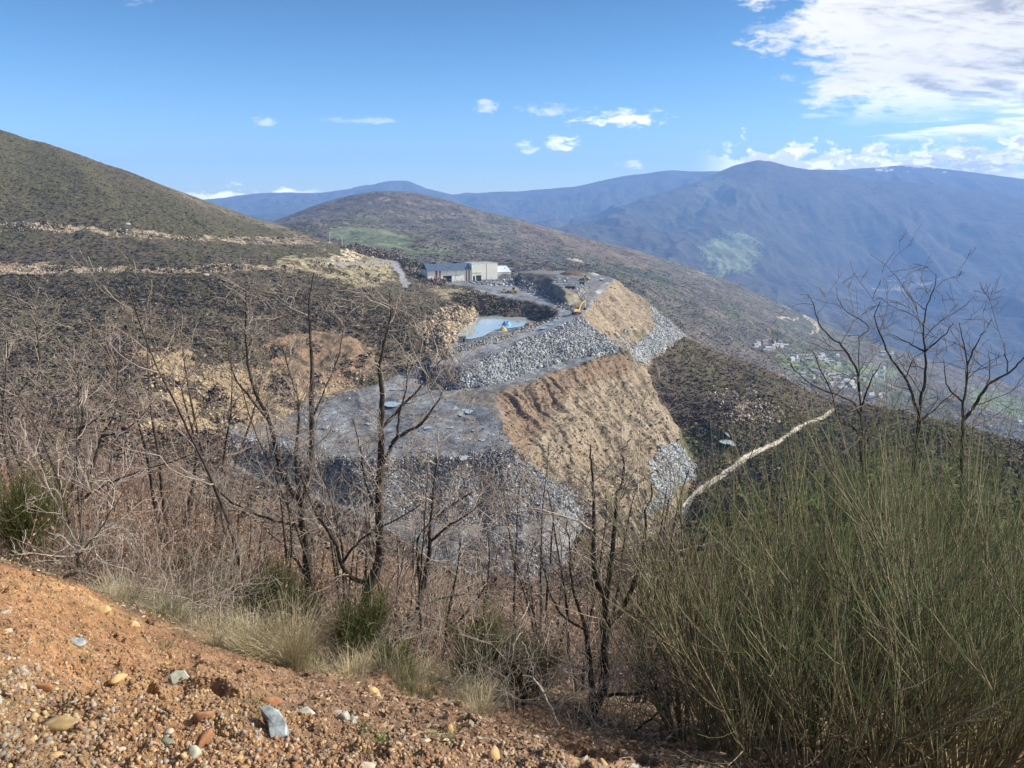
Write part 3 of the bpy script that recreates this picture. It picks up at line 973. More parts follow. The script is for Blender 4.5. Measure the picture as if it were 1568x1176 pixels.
def wander(p0, d0, length, n, curl, up, rng):
    P = np.empty((n, 3))
    P[0] = p0
    d = np.array(d0, float)
    d /= np.linalg.norm(d)
    st = length / (n - 1)
    for i in range(1, n):
        d = d + rng.normal(0, curl, 3)
        d[2] += up
        d /= np.linalg.norm(d)
        P[i] = P[i - 1] + d * st
    return P


def side_dir(T, rng, ang):
    r = rng.normal(0, 1, 3)
    r -= T * r.dot(T)
    r /= np.linalg.norm(r) + 1e-9
    return T * math.cos(ang) + r * math.sin(ang)


def sprout(P, R, level, rng, out_p, out_r, dens, tipr, leaf_pts, limit):
    """side shoots along a limb, alternate and crooked like oak"""
    seg = np.linalg.norm(P[1:] - P[:-1], axis=1)
    L = seg.sum()
    cum = np.concatenate([[0], np.cumsum(seg)])
    n = max(1, int(L * dens[level] * rng.uniform(.8, 1.25)))
    for q in range(n):
        u = rng.uniform(.16 if level else .3, 1.0)
        s_ = u * L
        i = min(len(P) - 2, np.searchsorted(cum, s_) - 1 if s_ > 0 else 0)
        i = max(i, 0)
        f = (s_ - cum[i]) / max(seg[i], 1e-6)
        p = P[i] * (1 - f) + P[i + 1] * f
        r = R[i] * (1 - f) + R[i + 1] * f
        T = (P[i + 1] - P[i]) / max(seg[i], 1e-6)
        l2 = {0: rng.uniform(.7, 1.6), 1: rng.uniform(.35, .95), 2: rng.uniform(.16, .5), 3: rng.uniform(.07, .2)}[level] * (1.15 - .5 * u)
        d = side_dir(T, rng, rng.uniform(.6, 1.15))
        r0 = min(r * .7, {0: .018, 1: .008, 2: .0046, 3: .0034}[level])
        r0 = max(r0, tipr)
        nn = {0: 7, 1: 6, 2: 5, 3: 4}[level]
        c = wander(p, d, l2, nn, .2, .06, rng)
        rr = np.linspace(r0, tipr, nn)
        out_p.append(c)
        out_r.append(rr)
        if level < limit:
            sprout(c, rr, level + 1, rng, out_p, out_r, dens, tipr, leaf_pts, limit)
        elif leaf_pts is not None:
            leaf_pts.append(c[-1])
            leaf_pts.append(c[1])


def leaves_mesh(pts, rng, size, cols, per=1):
    pts = np.repeat(np.array(pts), per, 0)
    n = len(pts)
    a = rng.normal(0, 1, (n, 3))
    a /= np.linalg.norm(a, axis=1, keepdims=True)
    b = np.cross(a, rng.normal(0, 1, (n, 3)))
    b /= np.linalg.norm(b, axis=1, keepdims=True) + 1e-9
    s_ = size * rng.uniform(.6, 1.4, (n, 1))
    c = pts + rng.normal(0, size * .8, (n, 3))
    V = np.stack([c - a * s_, c + b * s_ * .45, c + a * s_, c - b * s_ * .45], 1).reshape(-1, 3)
    F = np.arange(4 * n).reshape(-1, 4)
    cc = np.array(cols)[rng.randint(0, len(cols), n)] * rng.uniform(.7, 1.3, (n, 1))
    return V, F, np.repeat(cc, 4, 0)


BROWN = [(.34, .20, .11), (.40, .27, .17), (.24, .145, .09), (.42, .32, .23), (.30, .19, .13)]


def smooth_line(pts, n):
    """catmull-rom through the survey points"""
    pts = np.array(pts, float)
    if len(pts) < 3:
        t = np.linspace(0, 1, n)[:, None]
        return pts[0] * (1 - t) + pts[-1] * t
    p = np.vstack([2 * pts[0] - pts[1], pts, 2 * pts[-1] - pts[-2]])
    out = []
    m = len(pts) - 1
    for q in np.linspace(0, m - 1e-6, n):
        i = int(q)
        t = q - i
        a, b, c, d = p[i], p[i + 1], p[i + 2], p[i + 3]
        out.append(.5 * ((2 * b) + (-a + c) * t + (2 * a - 5 * b + 4 * c - d) * t * t + (-a + 3 * b - 3 * c + d) * t ** 3))
    return np.array(out)


def surveyed_tree(base_px, Y, limbs, label, seed, dens=(2.4, 6.0, 9.5, 9.0), tipr=.0023, twig=None, limit=3, leafy=0, depth=.5, bark=None, name='oak_tree'):
    """limbs: (list of (px,py)), start radius, end radius; stands at distance Y on the bearing of base_px"""
    rng = np.random.RandomState(seed)
    a = (base_px - 784) / FPX / CP
    # the foot is the ground below the first limb's first point
    a0, _ = ray(*limbs[0][0][0])
    bx, by = a0 * Y, Y
    bz = float(ground_z(bx, by))
    root = np.array((bx, by, bz))
    tp, tr, cp, cr = [], [], [], []
    lp = [] if leafy else None
    done = []
    for k, (pts, r0, r1) in enumerate(limbs):
        tgt = rng.uniform(-depth, depth) if k else 0.0
        w3 = []
        # a limb starts on the limb it leaves: take that depth
        p0 = np.array(W(pts[0][0], pts[0][1], Y))
        y0 = Y
        best = None
        for dl in done:
            dd = np.abs(dl[:, 0] / dl[:, 1] - p0[0] / p0[1]) + np.abs(dl[:, 2] / dl[:, 1] - p0[2] / p0[1])
            j = dd.argmin()
            if best is None or dd[j] < best[0]:
                best = (dd[j], dl[j])
        if best is not None and best[0] < .03:
            y0 = best[1][1]
        for i, (px, py) in enumerate(pts):
            f = i / (len(pts) - 1)
            w3.append(np.array(W(px, py, y0 + tgt * f)))
        if best is not None and best[0] < .03:
            w3[0] = best[1]
        if k == 0 and w3[0][2] > bz - .05:
            w3.insert(0, root + np.array((0, 0, -.12)))
        n = max(6, 4 * len(w3))
        P = smooth_line(w3, n)
        P[1:-1] += rng.normal(0, .0045, (n - 2, 3))
        done.append(P)
        R = r1 + (r0 - r1) * (1 - np.linspace(0, 1, n)) ** 1.25
        tp.append(P)
        tr.append(R)
        if r0 > .025:
            sprout(P[n // 4 if k == 0 else 0:], R[n // 4 if k == 0 else 0:], 1, rng, cp, cr, dens, tipr, lp, limit)
            sprout(P[n // 2:], R[n // 2:], 0, rng, cp, cr, (dens[0] * .5,) + tuple(dens[1:]), tipr, lp, limit)
        else:
            sprout(P, R, 1, rng, cp, cr, dens, tipr, lp, limit)
    e = empty(name, root, label, 'tree')
    v, f = tube_arrays(tp, tr, 8)
    link_mesh('trunk', np_mesh('trunk', v - root, f, bark or M_BARK, smooth=True), e)
    v, f = tube_arrays(cp, cr, 3)
    link_mesh('crown', np_mesh('crown', v - root, f, twig or M_TWIG), e)
    if lp:
        q = [p for p in lp if rng.rand() < leafy]
        v, f, c = leaves_mesh(q, rng, .019, BROWN)
        link_mesh('dead_leaves', np_mesh('dead_leaves', v - root, f, M_LEAFCOL, c), e)
    return e


surveyed_tree(475, 11.0, [
    ([(476, 925), (471, 874), (470, 835), (464, 804), (462, 773)], .085, .06),
    ([(462, 773), (432, 726), (413, 647), (387, 591), (377, 535), (376, 476), (377, 442)], .042, .008),
    ([(413, 647), (385, 612), (362, 582), (351, 549), (348, 512)], .02, .006),
    ([(462, 778), (453, 709), (456, 661), (457, 619), (443, 568), (432, 529)], .036, .008),
    ([(466, 773), (476, 709), (477, 624), (478, 557), (474, 507), (474, 456), (481, 417)], .055, .008),
    ([(460, 808), (413, 795), (370, 778), (348, 764), (318, 732)], .026, .006),
    ([(466, 885), (441, 843), (399, 804), (362, 776), (300, 726)], .022, .006),
    ([(477, 640), (500, 590), (520, 540), (528, 480)], .02, .005)],
    'tall bare oak, straight dark trunk forking into three upright limbs', 1)
surveyed_tree(567, 9.5, [
    ([(566, 1010), (558, 960), (558, 938), (567, 896), (581, 857), (581, 807), (580, 756), (583, 709)], .085, .045),
    ([(583, 709), (584, 652), (585, 596), (581, 563), (590, 520), (598, 484), (596, 448)], .045, .007),
    ([(567, 896), (528, 874), (514, 832), (483, 784), (460, 728)], .035, .012),
    ([(516, 868), (540, 840), (564, 818), (617, 790), (655, 765)], .022, .007),
    ([(586, 658), (615, 622), (648, 588), (685, 537)], .026, .007),
    ([(583, 718), (596, 690), (609, 669), (643, 650), (665, 622), (685, 585)], .036, .008),
    ([(609, 669), (612, 630), (622, 596), (624, 551)], .018, .006),
    ([(581, 800), (560, 740), (552, 690), (540, 640)], .018, .006)],
    'bare oak with a low left fork and long limbs over the grey pit', 2)
surveyed_tree(600, 9.2, [
    ([(583, 1030), (600, 990), (615, 967), (637, 936), (647, 902), (657, 846), (658, 812), (664, 750), (668, 700)], .07, .01),
    ([(659, 832), (685, 806), (713, 790), (740, 768)], .02, .006),
    ([(643, 905), (640, 860), (643, 818), (685, 778), (724, 753)], .026, .006),
    ([(640, 930), (680, 915), (720, 910), (760, 912)], .018, .006)],
    'bare oak leaning to the right from its foot with a dark slanting trunk', 3)
surveyed_tree(900, 6.2, [
    ([(902, 1150), (904, 1100), (922, 1060), (925, 1034), (925, 963), (925, 913), (912, 890), (910, 837), (909, 801), (909, 755), (906, 709), (904, 681)], .055, .006),
    ([(925, 913), (936, 865), (941, 801), (944, 762), (953, 739), (955, 709), (952, 693), (966, 672)], .026, .005),
    ([(926, 963), (954, 931), (975, 881), (981, 858), (987, 819), (988, 782), (997, 764), (998, 741)], .028, .005),
    ([(904, 1091), (904, 1020), (896, 963), (889, 938), (875, 891), (873, 838), (866, 789)], .03, .005),
    ([(922, 1060), (964, 1063), (1000, 1056), (1029, 1041), (1060, 1010)], .018, .005),
    ([(903, 1140), (925, 1150), (964, 1127), (1007, 1091), (1050, 1060)], .02, .006),
    ([(896, 963), (860, 940), (840, 900), (830, 860)], .014, .004)],
    'many stemmed bare oak beside the green broom with slim upright dark stems', 4, dens=(1.8, 4.6, 8, 9), tipr=.0018, leafy=.12)
surveyed_tree(790, 13, [([(797, 1010), (795, 981), (787, 945), (789, 874), (789, 858), (792, 801), (794, 752), (801, 725)], .045, .007)],
              'slender single stemmed oak standing upright before the lower slate heap', 5, leafy=.15)
surveyed_tree(840, 11, [([(835, 1060), (837, 1040), (839, 999), (837, 927), (843, 863), (844, 837), (848, 778)], .045, .007),
                        ([(838, 990), (820, 950), (812, 900), (806, 850)], .02, .005)],
              'thin bare oak with a kinked stem left of the many stemmed one', 6, leafy=.25)
surveyed_tree(670, 9.8, [([(660, 1075), (664, 1060), (679, 1013), (686, 945), (700, 874), (706, 820)], .05, .007),
                         ([(672, 1035), (660, 980), (650, 930)], .02, .006), ([(684, 970), (720, 930), (746, 891), (750, 840)], .02, .005)],
              'crooked little oak with two dark stems at the edge of the gravelly bank', 7, leafy=.1)
surveyed_tree(740, 12, [([(730, 1050), (733, 1010), (736, 981), (746, 891), (750, 850), (745, 800)], .042, .007)],
              'thin straight oak pole with few limbs between the slanting oak and the slender one', 8, leafy=.2)
surveyed_tree(90, 12.5, [
    ([(80, 850), (84, 836), (100, 783), (114, 726), (123, 661), (127, 633), (120, 604), (118, 576), (104, 526)], .06, .007),
    ([(100, 785), (123, 761), (143, 711), (154, 672), (175, 633), (180, 576), (184, 540)], .04, .007),
    ([(154, 672), (193, 658), (221, 633), (240, 610)], .02, .005),
    ([(118, 768), (161, 744), (214, 722), (264, 706), (304, 692)], .028, .006),
    ([(124, 655), (150, 640), (172, 622), (185, 600)], .018, .005),
    ([(125, 658), (100, 655), (80, 645), (70, 630)], .016, .004)],
    'twin trunked bare oak with a long limb stretched level to the right', 9, limit=3)
surveyed_tree(10, 12, [
    ([(14, 815), (18, 801), (36, 726), (21, 690), (11, 640), (0, 597), (-10, 560)], .06, .01),
    ([(24, 770), (10, 700), (4, 640), (8, 580), (12, 520)], .035, .006),
    ([(12, 640), (30, 600), (60, 560), (55, 490), (60, 455)], .022, .005)],
    'bare oak cut by the picture edge beside the twin trunked one, crown of pale twigs', 10)
surveyed_tree(55, 14, [([(48, 822), (50, 811), (75, 758), (64, 704), (57, 676), (71, 654), (80, 620)], .045, .006)],
              'small crooked oak leaning between the two bigger oaks by the bright green broom', 12)
surveyed_tree(120, 7.6, [([(91, 905), (100, 884), (118, 874), (120, 841), (121, 830), (127, 761), (130, 700)], .022, .004),
                         ([(118, 874), (157, 888), (186, 931), (211, 966)], .012, .004),
                         ([(121, 835), (100, 800), (80, 760), (50, 730)], .01, .003), ([(121, 850), (150, 815), (175, 775), (190, 750)], .01, .003)],
              'pale grey sapling bent over at the crest of the bank', 13, twig=mat('pale_twig', (.46, .42, .37), .9, .1), bark=mat('pale_bark', (.16, .145, .13), .9, .1))
surveyed_tree(1320, 9.5, [
    ([(1318, 900), (1319, 800), (1320, 718), (1320, 655), (1316, 599), (1315, 555), (1315, 517)], .032, .004),
    ([(1316, 599), (1310, 563), (1289, 530), (1269, 514), (1254, 494), (1246, 466), (1237, 451)], .018, .004),
    ([(1319, 640), (1300, 612), (1251, 593), (1220, 570), (1205, 550)], .014, .004),
    ([(1320, 700), (1312, 660), (1284, 642), (1276, 609), (1251, 553), (1243, 535)], .022, .004),
    ([(1318, 620), (1335, 580), (1350, 555)], .014, .004),
    ([(1320, 690), (1345, 650), (1352, 690)], .014, .004),
    ([(1315, 520), (1330, 500), (1290, 470), (1281, 440)], .008, .003)],
    'bare tree with budding twigs at the left of the three above the broom, village behind', 14, dens=(2.2, 4.0, 6, 7), limit=3, tipr=.0026, twig=M_DTWIG)
surveyed_tree(1405, 8.8, [
    ([(1398, 900), (1399, 800), (1399, 713), (1408, 637), (1409, 619), (1417, 573), (1417, 540), (1414, 504), (1418, 471), (1431, 440), (1433, 420)], .036, .003),
    ([(1408, 632), (1404, 629), (1389, 583), (1363, 548), (1348, 512), (1340, 486), (1348, 461)], .022, .004),
    ([(1416, 540), (1394, 527), (1358, 509)], .012, .003), ([(1417, 540), (1445, 514), (1460, 494)], .012, .003),
    ([(1408, 650), (1412, 644), (1440, 619), (1465, 595)], .014, .004), ([(1417, 475), (1400, 462), (1388, 446)], .006, .002)],
    'tallest bare tree above the broom, its thin leader crossing the blue valley', 15, dens=(2.0, 3.8, 6, 7), limit=3, tipr=.0026, twig=M_DTWIG)
surveyed_tree(1475, 8, [
    ([(1470, 880), (1472, 760), (1474, 637), (1478, 599), (1482, 558), (1473, 517), (1469, 494)], .027, .003),
    ([(1482, 558), (1498, 522), (1519, 489)], .01, .003), ([(1475, 650), (1491, 624), (1511, 591), (1542, 573), (1567, 550), (1590, 530)], .022, .005),
    ([(1511, 591), (1516, 560), (1514, 540)], .008, .003), ([(1542, 573), (1540, 540), (1538, 525)], .008, .003), ([(1477, 620), (1450, 590), (1445, 550)], .012, .003)],
    'bare tree at the right end of the broom with arching pale limbs', 16, dens=(2.2, 4.0, 6, 7), limit=3, tipr=.0026, twig=M_DTWIG)
surveyed_tree(815, 5.2, [([(880, 1176), (860, 1120), (836, 1070), (818, 1041), (800, 1034)], .018, .006), ([(836, 1070), (800, 1072), (770, 1060)], .008, .003), ([(818, 1041), (812, 1010), (800, 985)], .007, .003)],
              'dead pale sapling leaning left over the foot of the bank', 17, dens=(1, 2.5, 4, 5), limit=2, twig=bpy.data.materials['pale_twig'], bark=bpy.data.materials['pale_twig'])


# ------------------------------------------------------------------ the oak thicket on the slope below
def proto_tree(seed, h, leafy):
    rng = np.random.RandomState(seed)
    tp, tr, cp, cr = [], [], [], []
    lp = []
    for s_ in range(rng.randint(1, 4)):
        d = (rng.normal(0, .22), rng.normal(0, .22), 1)
        P = wander((rng.normal(0, .08), rng.normal(0, .08), -.15), d, h * rng.uniform(.75, 1), 9, .09, .05, rng)
        R = np.linspace(.055 * h / 5, .008, 9)
        tp.append(P)
        tr.append(R)
        for lv in (0, 0):
            sprout(P[2:], R[2:], 0, rng, cp, cr, (1.5, 3.6, 5.5), .0042, lp, 2)
    return tp, tr, cp, cr, lp, rng


protos = []
for k in range(9):
    h = (4.2, 5.2, 6.0, 3.6, 5.0, 5.6, 4.6, 6.4, 3.2)[k]
    leafy = (.0, .5, .2, .9, .0, .6, .25, .1, 1.0)[k]
    tp, tr, cp, cr, lp, rng = proto_tree(100 + k, h, leafy)
    v, f = tube_arrays(tp, tr, 5)
    t_me = np_mesh('trunk', v, f, M_BARK, smooth=True)
    v, f = tube_arrays(cp, cr, 3)
    c_me = np_mesh('crown', v, f, M_TWIG2)
    l_me = None
    if leafy:
        q = [p for p in lp if rng.rand() < leafy]
        v, f, c = leaves_mesh(q, rng, .034, BROWN)
        l_me = np_mesh('dead_leaves', v, f, M_LEAFCOL, c)
    protos.append((t_me, c_me, l_me))
LBL = {0: 'bare young oak in the rosy thicket covering the slope below the bank', 1: 'young oak still hung with brown dead leaves in the slope thicket', 2: 'far small bare oak low on the slope beside the pit'}


def plant_tree(k, x, y, s_, rz, lb):
    e = empty('oak_tree', (x, y, float(ground_z(x, y)) - .05), LBL[lb], 'tree', ('bare oaks of the thicket', 'leaf holding oaks of the thicket', 'oaks low on the slope')[lb], rz, s_)
    t_me, c_me, l_me = protos[k]
    link_mesh('trunk', t_me, e)
    link_mesh('crown', c_me, e)
    if l_me:
        link_mesh('dead_leaves', l_me, e)


rng = np.random.RandomState(77)
cnt = 0
spots = []
while cnt < 285:
    y = math.exp(rng.uniform(math.log(13.5), math.log(170)))
    a = rng.uniform(-.74, .74)
    px = 784 + a * FPX * CP
    if px > 1010 and (y > 60 or rng.rand() < .6):
        continue
    if y > 110 and px > 330 and rng.rand() < .6:
        continue
    x = a * y
    if any((x - u) ** 2 + (y - v) ** 2 < (1.1 + y * .012) ** 2 for u, v in spots):
        continue
    spots.append((x, y))
    k = rng.randint(0, 9)
    s_ = rng.uniform(.6, 1.05) * (1.0 if px < 900 else .7)
    if y < 60 and 330 < px < 950:
        s_ *= .5
    # nothing that would stand between the road and the pit
    plant_tree(k, x, y, s_, rng.uniform(0, 6.28), 2 if y > 90 else (1 if protos[k][2] and k in (1, 3, 5, 8) else 0))
    cnt += 1

slim = []
for k in range(5):
    rg_ = np.random.RandomState(200 + k)
    h = (5.2, 4.4, 6.0, 3.8, 5.0)[k]
    tp, tr, cp, cr, lp_ = [], [], [], [], []
    for s_ in range((1, 2, 1, 3, 2)[k]):
        P = wander((rg_.normal(0, .06), rg_.normal(0, .06), -.2), (rg_.normal(0, .13), rg_.normal(0, .13), 1), h * rg_.uniform(.8, 1), 12, .055, .03, rg_)
        R = .006 + .030 * (1 - np.linspace(0, 1, 12)) ** 1.2
        tp.append(P)
        tr.append(R)
        sprout(P[3:], R[3:], 0, rg_, cp, cr, (2.0, 3.4, 5), .0021, lp_, 2)
    v, f = tube_arrays(tp, tr, 6)
    a_ = np_mesh('trunk', v, f, M_BARK, smooth=True)
    v, f = tube_arrays(cp, cr, 3)
    slim.append((a_, np_mesh('crown', v, f, M_TWIG)))
rg_ = np.random.RandomState(5)
for i in range(40):
    px = (rg_.uniform(400, 1040) if i < 30 else rg_.uniform(-40, 400))
    Y = rg_.uniform(8.2, 19)
    x = (px - 784) / FPX / CP * Y
    k = rg_.randint(0, 5)
    e = empty('oak_tree', (x, Y, float(ground_z(x, Y)) - .05), 'slim dark oak pole standing in the screen of trees below the bank', 'tree', 'slim oak poles below the bank', rg_.uniform(0, 6.28), rg_.uniform(.62, .9))
    link_mesh('trunk', slim[k][0], e)
    link_mesh('crown', slim[k][1], e)

# undergrowth of the thicket: too many shoots to count
pp, rr, lp = [], [], []
for i in range(15000):
    y = math.exp(rng.uniform(math.log(9), math.log(215)))
    a = rng.uniform(-.8, .8)
    px = 784 + a * FPX * CP
    if px > 1040 and y > 90:
        continue
    x = a * y
    lim = 1.0 + y / 60
    for q in range(3):
        xx, yy = x + rng.normal(0, .5 * lim), y + rng.normal(0, .5 * lim)
        if yy < 8:
            continue
        P = wander((xx, yy, 0), (rng.normal(0, .35), rng.normal(0, .35), 1), rng.uniform(.5, 1.5) * min(1.9, lim) * (.6 if 330 < px < 950 else 1), 4, .25, .05, rng)
        pp.append(P)
        rr.append(np.linspace(.0035 + y * .00010, .002 + y * .00005, 4))
P0 = np.array([p[0] for p in pp])
g = ground_z(P0[:, 0], P0[:, 1])
for p, gz in zip(pp, g):
    p[:, 2] += gz - .05
v, f = tube_arrays(pp, rr, 3)
nn = len(v)
o = mesh_from('undergrowth', v, f, M_TWIG2, 'stuff')
o['label'] = 'rosy brown shoots under the oaks on the slope'
lp = np.array([q for p in pp for q in (p[-1], p[-2], p[1], (p[-1] + p[-2]) / 2 + rng.normal(0, .05, 3), p[2] + rng.normal(0, .08, 3))])
sz = (.015 + lp[:, 1] * .0007)
V, F, c = leaves_mesh(lp, rng, 1.0, BROWN, 1)
V = V.reshape(-1, 4, 3)
ctr = V.mean(1, keepdims=True)
V = lp[:, None, :] + (V - ctr) * sz[:, None, None] * 1.2
o = mesh_from('dead_leaves', V.reshape(-1, 3), F, M_LEAFCOL, 'stuff', c)
o['label'] = 'dead brown leaves on the undergrowth'

# fallen leaves on the forest floor
n = 34000
y = np.exp(rng.uniform(math.log(2.6), math.log(45), n))
x = rng.uniform(-.78, .78, n) * y
ok_ = (y > 6.2) | (784 + x / y * FPX * CP > 330 + 330 * rng.rand(n) + np.maximum(0, 4 - y) * 160)
x, y, n = x[ok_], y[ok_], int(ok_.sum())
pts = np.stack([x, y, ground_z(x, y) + .012], 1)
V, F, c = leaves_mesh(pts, rng, 1.0, BROWN + [(.5, .4, .28)], 1)
V = V.reshape(-1, 4, 3)
V = pts[:, None, :] + (V - V.mean(1, keepdims=True)) * (.018 + y * .0014)[:, None, None] * np.array((1, 1, .35))
o = mesh_from('fallen_leaves', V.reshape(-1, 3), F, M_LEAFCOL, 'stuff', c)
o['label'] = 'dry leaf litter under the oaks'
print('oaks', round(time.time() - T0, 1))

# ------------------------------------------------------------------ broom
GREENS = np.array([(.14, .18, .07), (.19, .22, .105), (.10, .14, .05), (.31, .30, .20), (.16, .19, .085), (.115, .145, .075)])


def broom_meshes(seed, h, spread, nst, ntw, tw_r=.0016, greens=GREENS, tw_len=(.22, .55), lift=.03):
    rng = np.random.RandomState(seed)
    sp, sr, tp, tr, tc_ = [], [], [], [], []
    for i in range(nst):
        az_ = rng.uniform(0, 6.283)
        le = rng.uniform(.15, 1) * spread
        d = (math.cos(az_) * le, math.sin(az_) * le, 1)
        L = h * rng.uniform(.6, 1.0) * math.sqrt(1 + le * le * .5)
        P = wander((math.cos(az_) * .1, math.sin(az_) * .1, -.1), d, L * .85, 9, .05, lift + .03, rng)
        R = np.linspace(.014 * h / 2.5, .003, 9)
        sp.append(P)
        sr.append(R)
        for b in range(7):
            j = rng.randint(2, 8)
            T = P[j] - P[j - 1]
            T /= np.linalg.norm(T)
            q = wander(P[j], side_dir(T, rng, rng.uniform(.25, .6)), L * rng.uniform(.2, .42), 6, .06, .05, rng)
            sp.append(q)
            sr.append(np.linspace(.006 * h / 2.5, .002, 6))
    base = [(p, r) for p, r in zip(sp, sr)]
    per = max(1, ntw // len(base))
    for p, r in base:
        n0 = 1 if len(p) == 6 else 4
        for q in range(per if len(p) == 6 else per * 2):
            j = rng.randint(n0, len(p) - 1)
            f = rng.rand()
            o_ = p[j] * (1 - f) + p[j + 1] * f
            T = p[j + 1] - p[j]
            T /= np.linalg.norm(T)
            d = side_dir(T, rng, rng.uniform(.1, .5) if rng.rand() < .7 else rng.uniform(.5, 1.1))
            t = wander(o_, d, rng.uniform(*tw_len) * h / 2.5, 4, .035, .16, rng)
            tp.append(t)
            tr.append(np.linspace(tw_r, tw_r * .5, 4))
            tc_.append((greens[rng.randint(0, len(greens))] if rng.rand() < .87 else np.array((.22, .16, .11))) * rng.uniform(.6, 1.35))
    v1, f1 = tube_arrays(sp, sr, 4)
    v2, f2 = tube_arrays(tp, tr, 3)
    return (v1, f1), (v2, f2, np.repeat(np.array(tc_), 12, 0))


M_BSTEM = mat('broom_stem', (.24, .205, .13), .9, .1, vary=.4, scale=6)


def broom(px, Y, seed, h, spread, nst, ntw, label, group=None, tw=.0016, greens=GREENS, **k):
    a = (px - 784) / FPX / CP
    loc = (a * Y, Y, float(ground_z(a * Y, Y)))
    s_, t_ = broom_meshes(seed, h, spread, nst, ntw, tw, greens, **k)
    e = empty('broom_shrub', loc, label, 'shrub', group)
    link_mesh('stems', np_mesh('stems', s_[0], s_[1], M_BSTEM), e)
    link_mesh('green_twigs', np_mesh('green_twigs', t_[0], t_[1], M_LEAFCOL, t_[2]), e)


BIG = [
    (1085, 6.2, 2.35, .75, 26, 4200, 'olive green broom at the left end of the big broom clump, gravel track above it'),
    (1170, 5.4, 2.45, .65, 26, 4600, 'broad broom with arching pale stems in front of the dark slope'),
    (1250, 6.6, 3.05, .5, 24, 4200, 'tall narrow broom whose spiky tip stands below the end of the gravel track'),
    (1330, 4.9, 2.25, .75, 26, 4600, 'near broom in the middle of the clump with long bare lower stems'),
    (1395, 6.4, 3.2, .55, 26, 4600, 'tall broom around the foot of the tallest bare tree'),
    (1475, 5.6, 2.95, .6, 26, 4800, 'dense dark broom between the two bare trees at the right'),
    (1560, 4.7, 2.5, .7, 26, 4600, 'broom cut by the right picture edge'),
    (1590, 6.8, 3.3, .6, 22, 3600, 'tall broom behind the one cut by the picture edge'),
    (1200, 7.6, 2.6, .6, 20, 3000, 'loose broom behind the broad one'),
    (1300, 3.6, 1.5, .95, 20, 3400, 'low broom at the bottom edge below the near middle one'),
    (1560, 3.6, 1.9, .9, 20, 3400, 'low broom in the bottom right corner'),
    (1180, 4.2, 1.5, .9, 18, 2800, 'low broom at the bottom edge under the broad one'),
    (1460, 4.0, 1.7, .9, 22, 3800, 'low broom nearest the road at the bottom of the picture'),
    (1120, 4.6, 1.5, .9, 18, 2600, 'low sprawling broom at the bottom edge left of the clump'),
]
for i, (px, Y, h, sp_, ns_, nt_, lb) in enumerate(BIG):
    broom(px, Y, 300 + i, h, sp_, ns_, int(nt_ * (.12 if px < 1200 and Y > 4.3 else .15 if px < 1200 else .26)), lb, 'brooms of the big clump', .0019, tw_len=(.3, .8))
DG = np.array([(.075, .115, .02), (.10, .145, .03), (.055, .085, .018), (.14, .16, .05)])
for i, (px, Y, h, lb) in enumerate([
        (385, 8.6, 1.0, 'bushy green broom behind the dry grass tussock'), (432, 9.0, .9, 'yellow green broom tuft touching the straight dark trunk'),
        (533, 7.6, .85, 'bright green upright broom tuft between the two forked oaks'), (735, 7.2, .85, 'small green broom under the thin straight oak pole'),
        (805, 6.6, .75, 'small green broom beside the dead leaning sapling'), (18, 8.8, 1.25, 'bright green broom at the left picture edge above the bank'),
        (590, 6.6, .45, 'tiny grey green broom rooted at the crest of the bank'), (265, 11.0, .9, 'dark green broom half hidden in grey brushwood'), (310, 12.5, 1.0, 'olive broom with a yellow tip in the thicket')]):
    broom(px, Y, 400 + i, h, .38, 16, 1300, lb, None, .0022, DG, tw_len=(.5, .95))
print('broom', round(time.time() - T0, 1))

# ------------------------------------------------------------------ grass tussocks and grey brush at the crest
STRAW = np.array([(.66, .57, .38), (.54, .45, .28), (.72, .66, .50), (.36, .33, .17)])
GRN = np.array([(.13, .19, .05), (.20, .24, .09), (.10, .15, .04)])


def tuft(name, px, Y, n, h, label, cols, cat_='grass tuft', group=None, rad=.1, r=.0013, loc=None, bend=.9):
    rng = np.random.RandomState(int(px * 7 + Y * 31))
    a = (px - 784) / FPX / CP
    loc = loc or (a * Y, Y, float(ground_z(a * Y, Y)))
    pp = []
    for i in range(n):
        q = rng.uniform(0, 6.283)
        s_ = rng.uniform(0, 1) ** .6
        p0 = np.array((math.cos(q) * rad * s_, math.sin(q) * rad * s_, -.03))
        L = h * rng.uniform(.5, 1.15)
        out = np.array((math.cos(q), math.sin(q), 0)) * rng.uniform(.1, bend)
        t = np.linspace(0, 1, 6)[:, None]
        P = p0 + out * L * t ** 1.7 * .7 + np.array((0, 0, 1)) * L * (t - .38 * bend * t ** 3 * rng.uniform(0, 1)) + rng.normal(0, .006, (6, 3)) * t
        pp.append(P)
    v, f = tube_arrays(pp, [np.linspace(r, r * .35, 6)] * n, 3)
    c = np.repeat(cols[rng.randint(0, len(cols), n)] * rng.uniform(.75, 1.2, (n, 1)), 18, 0)
    o = mesh_from(name, v, f, M_LEAFCOL, None, c)
    o.location = loc
    return tag(o, label, cat_, group)


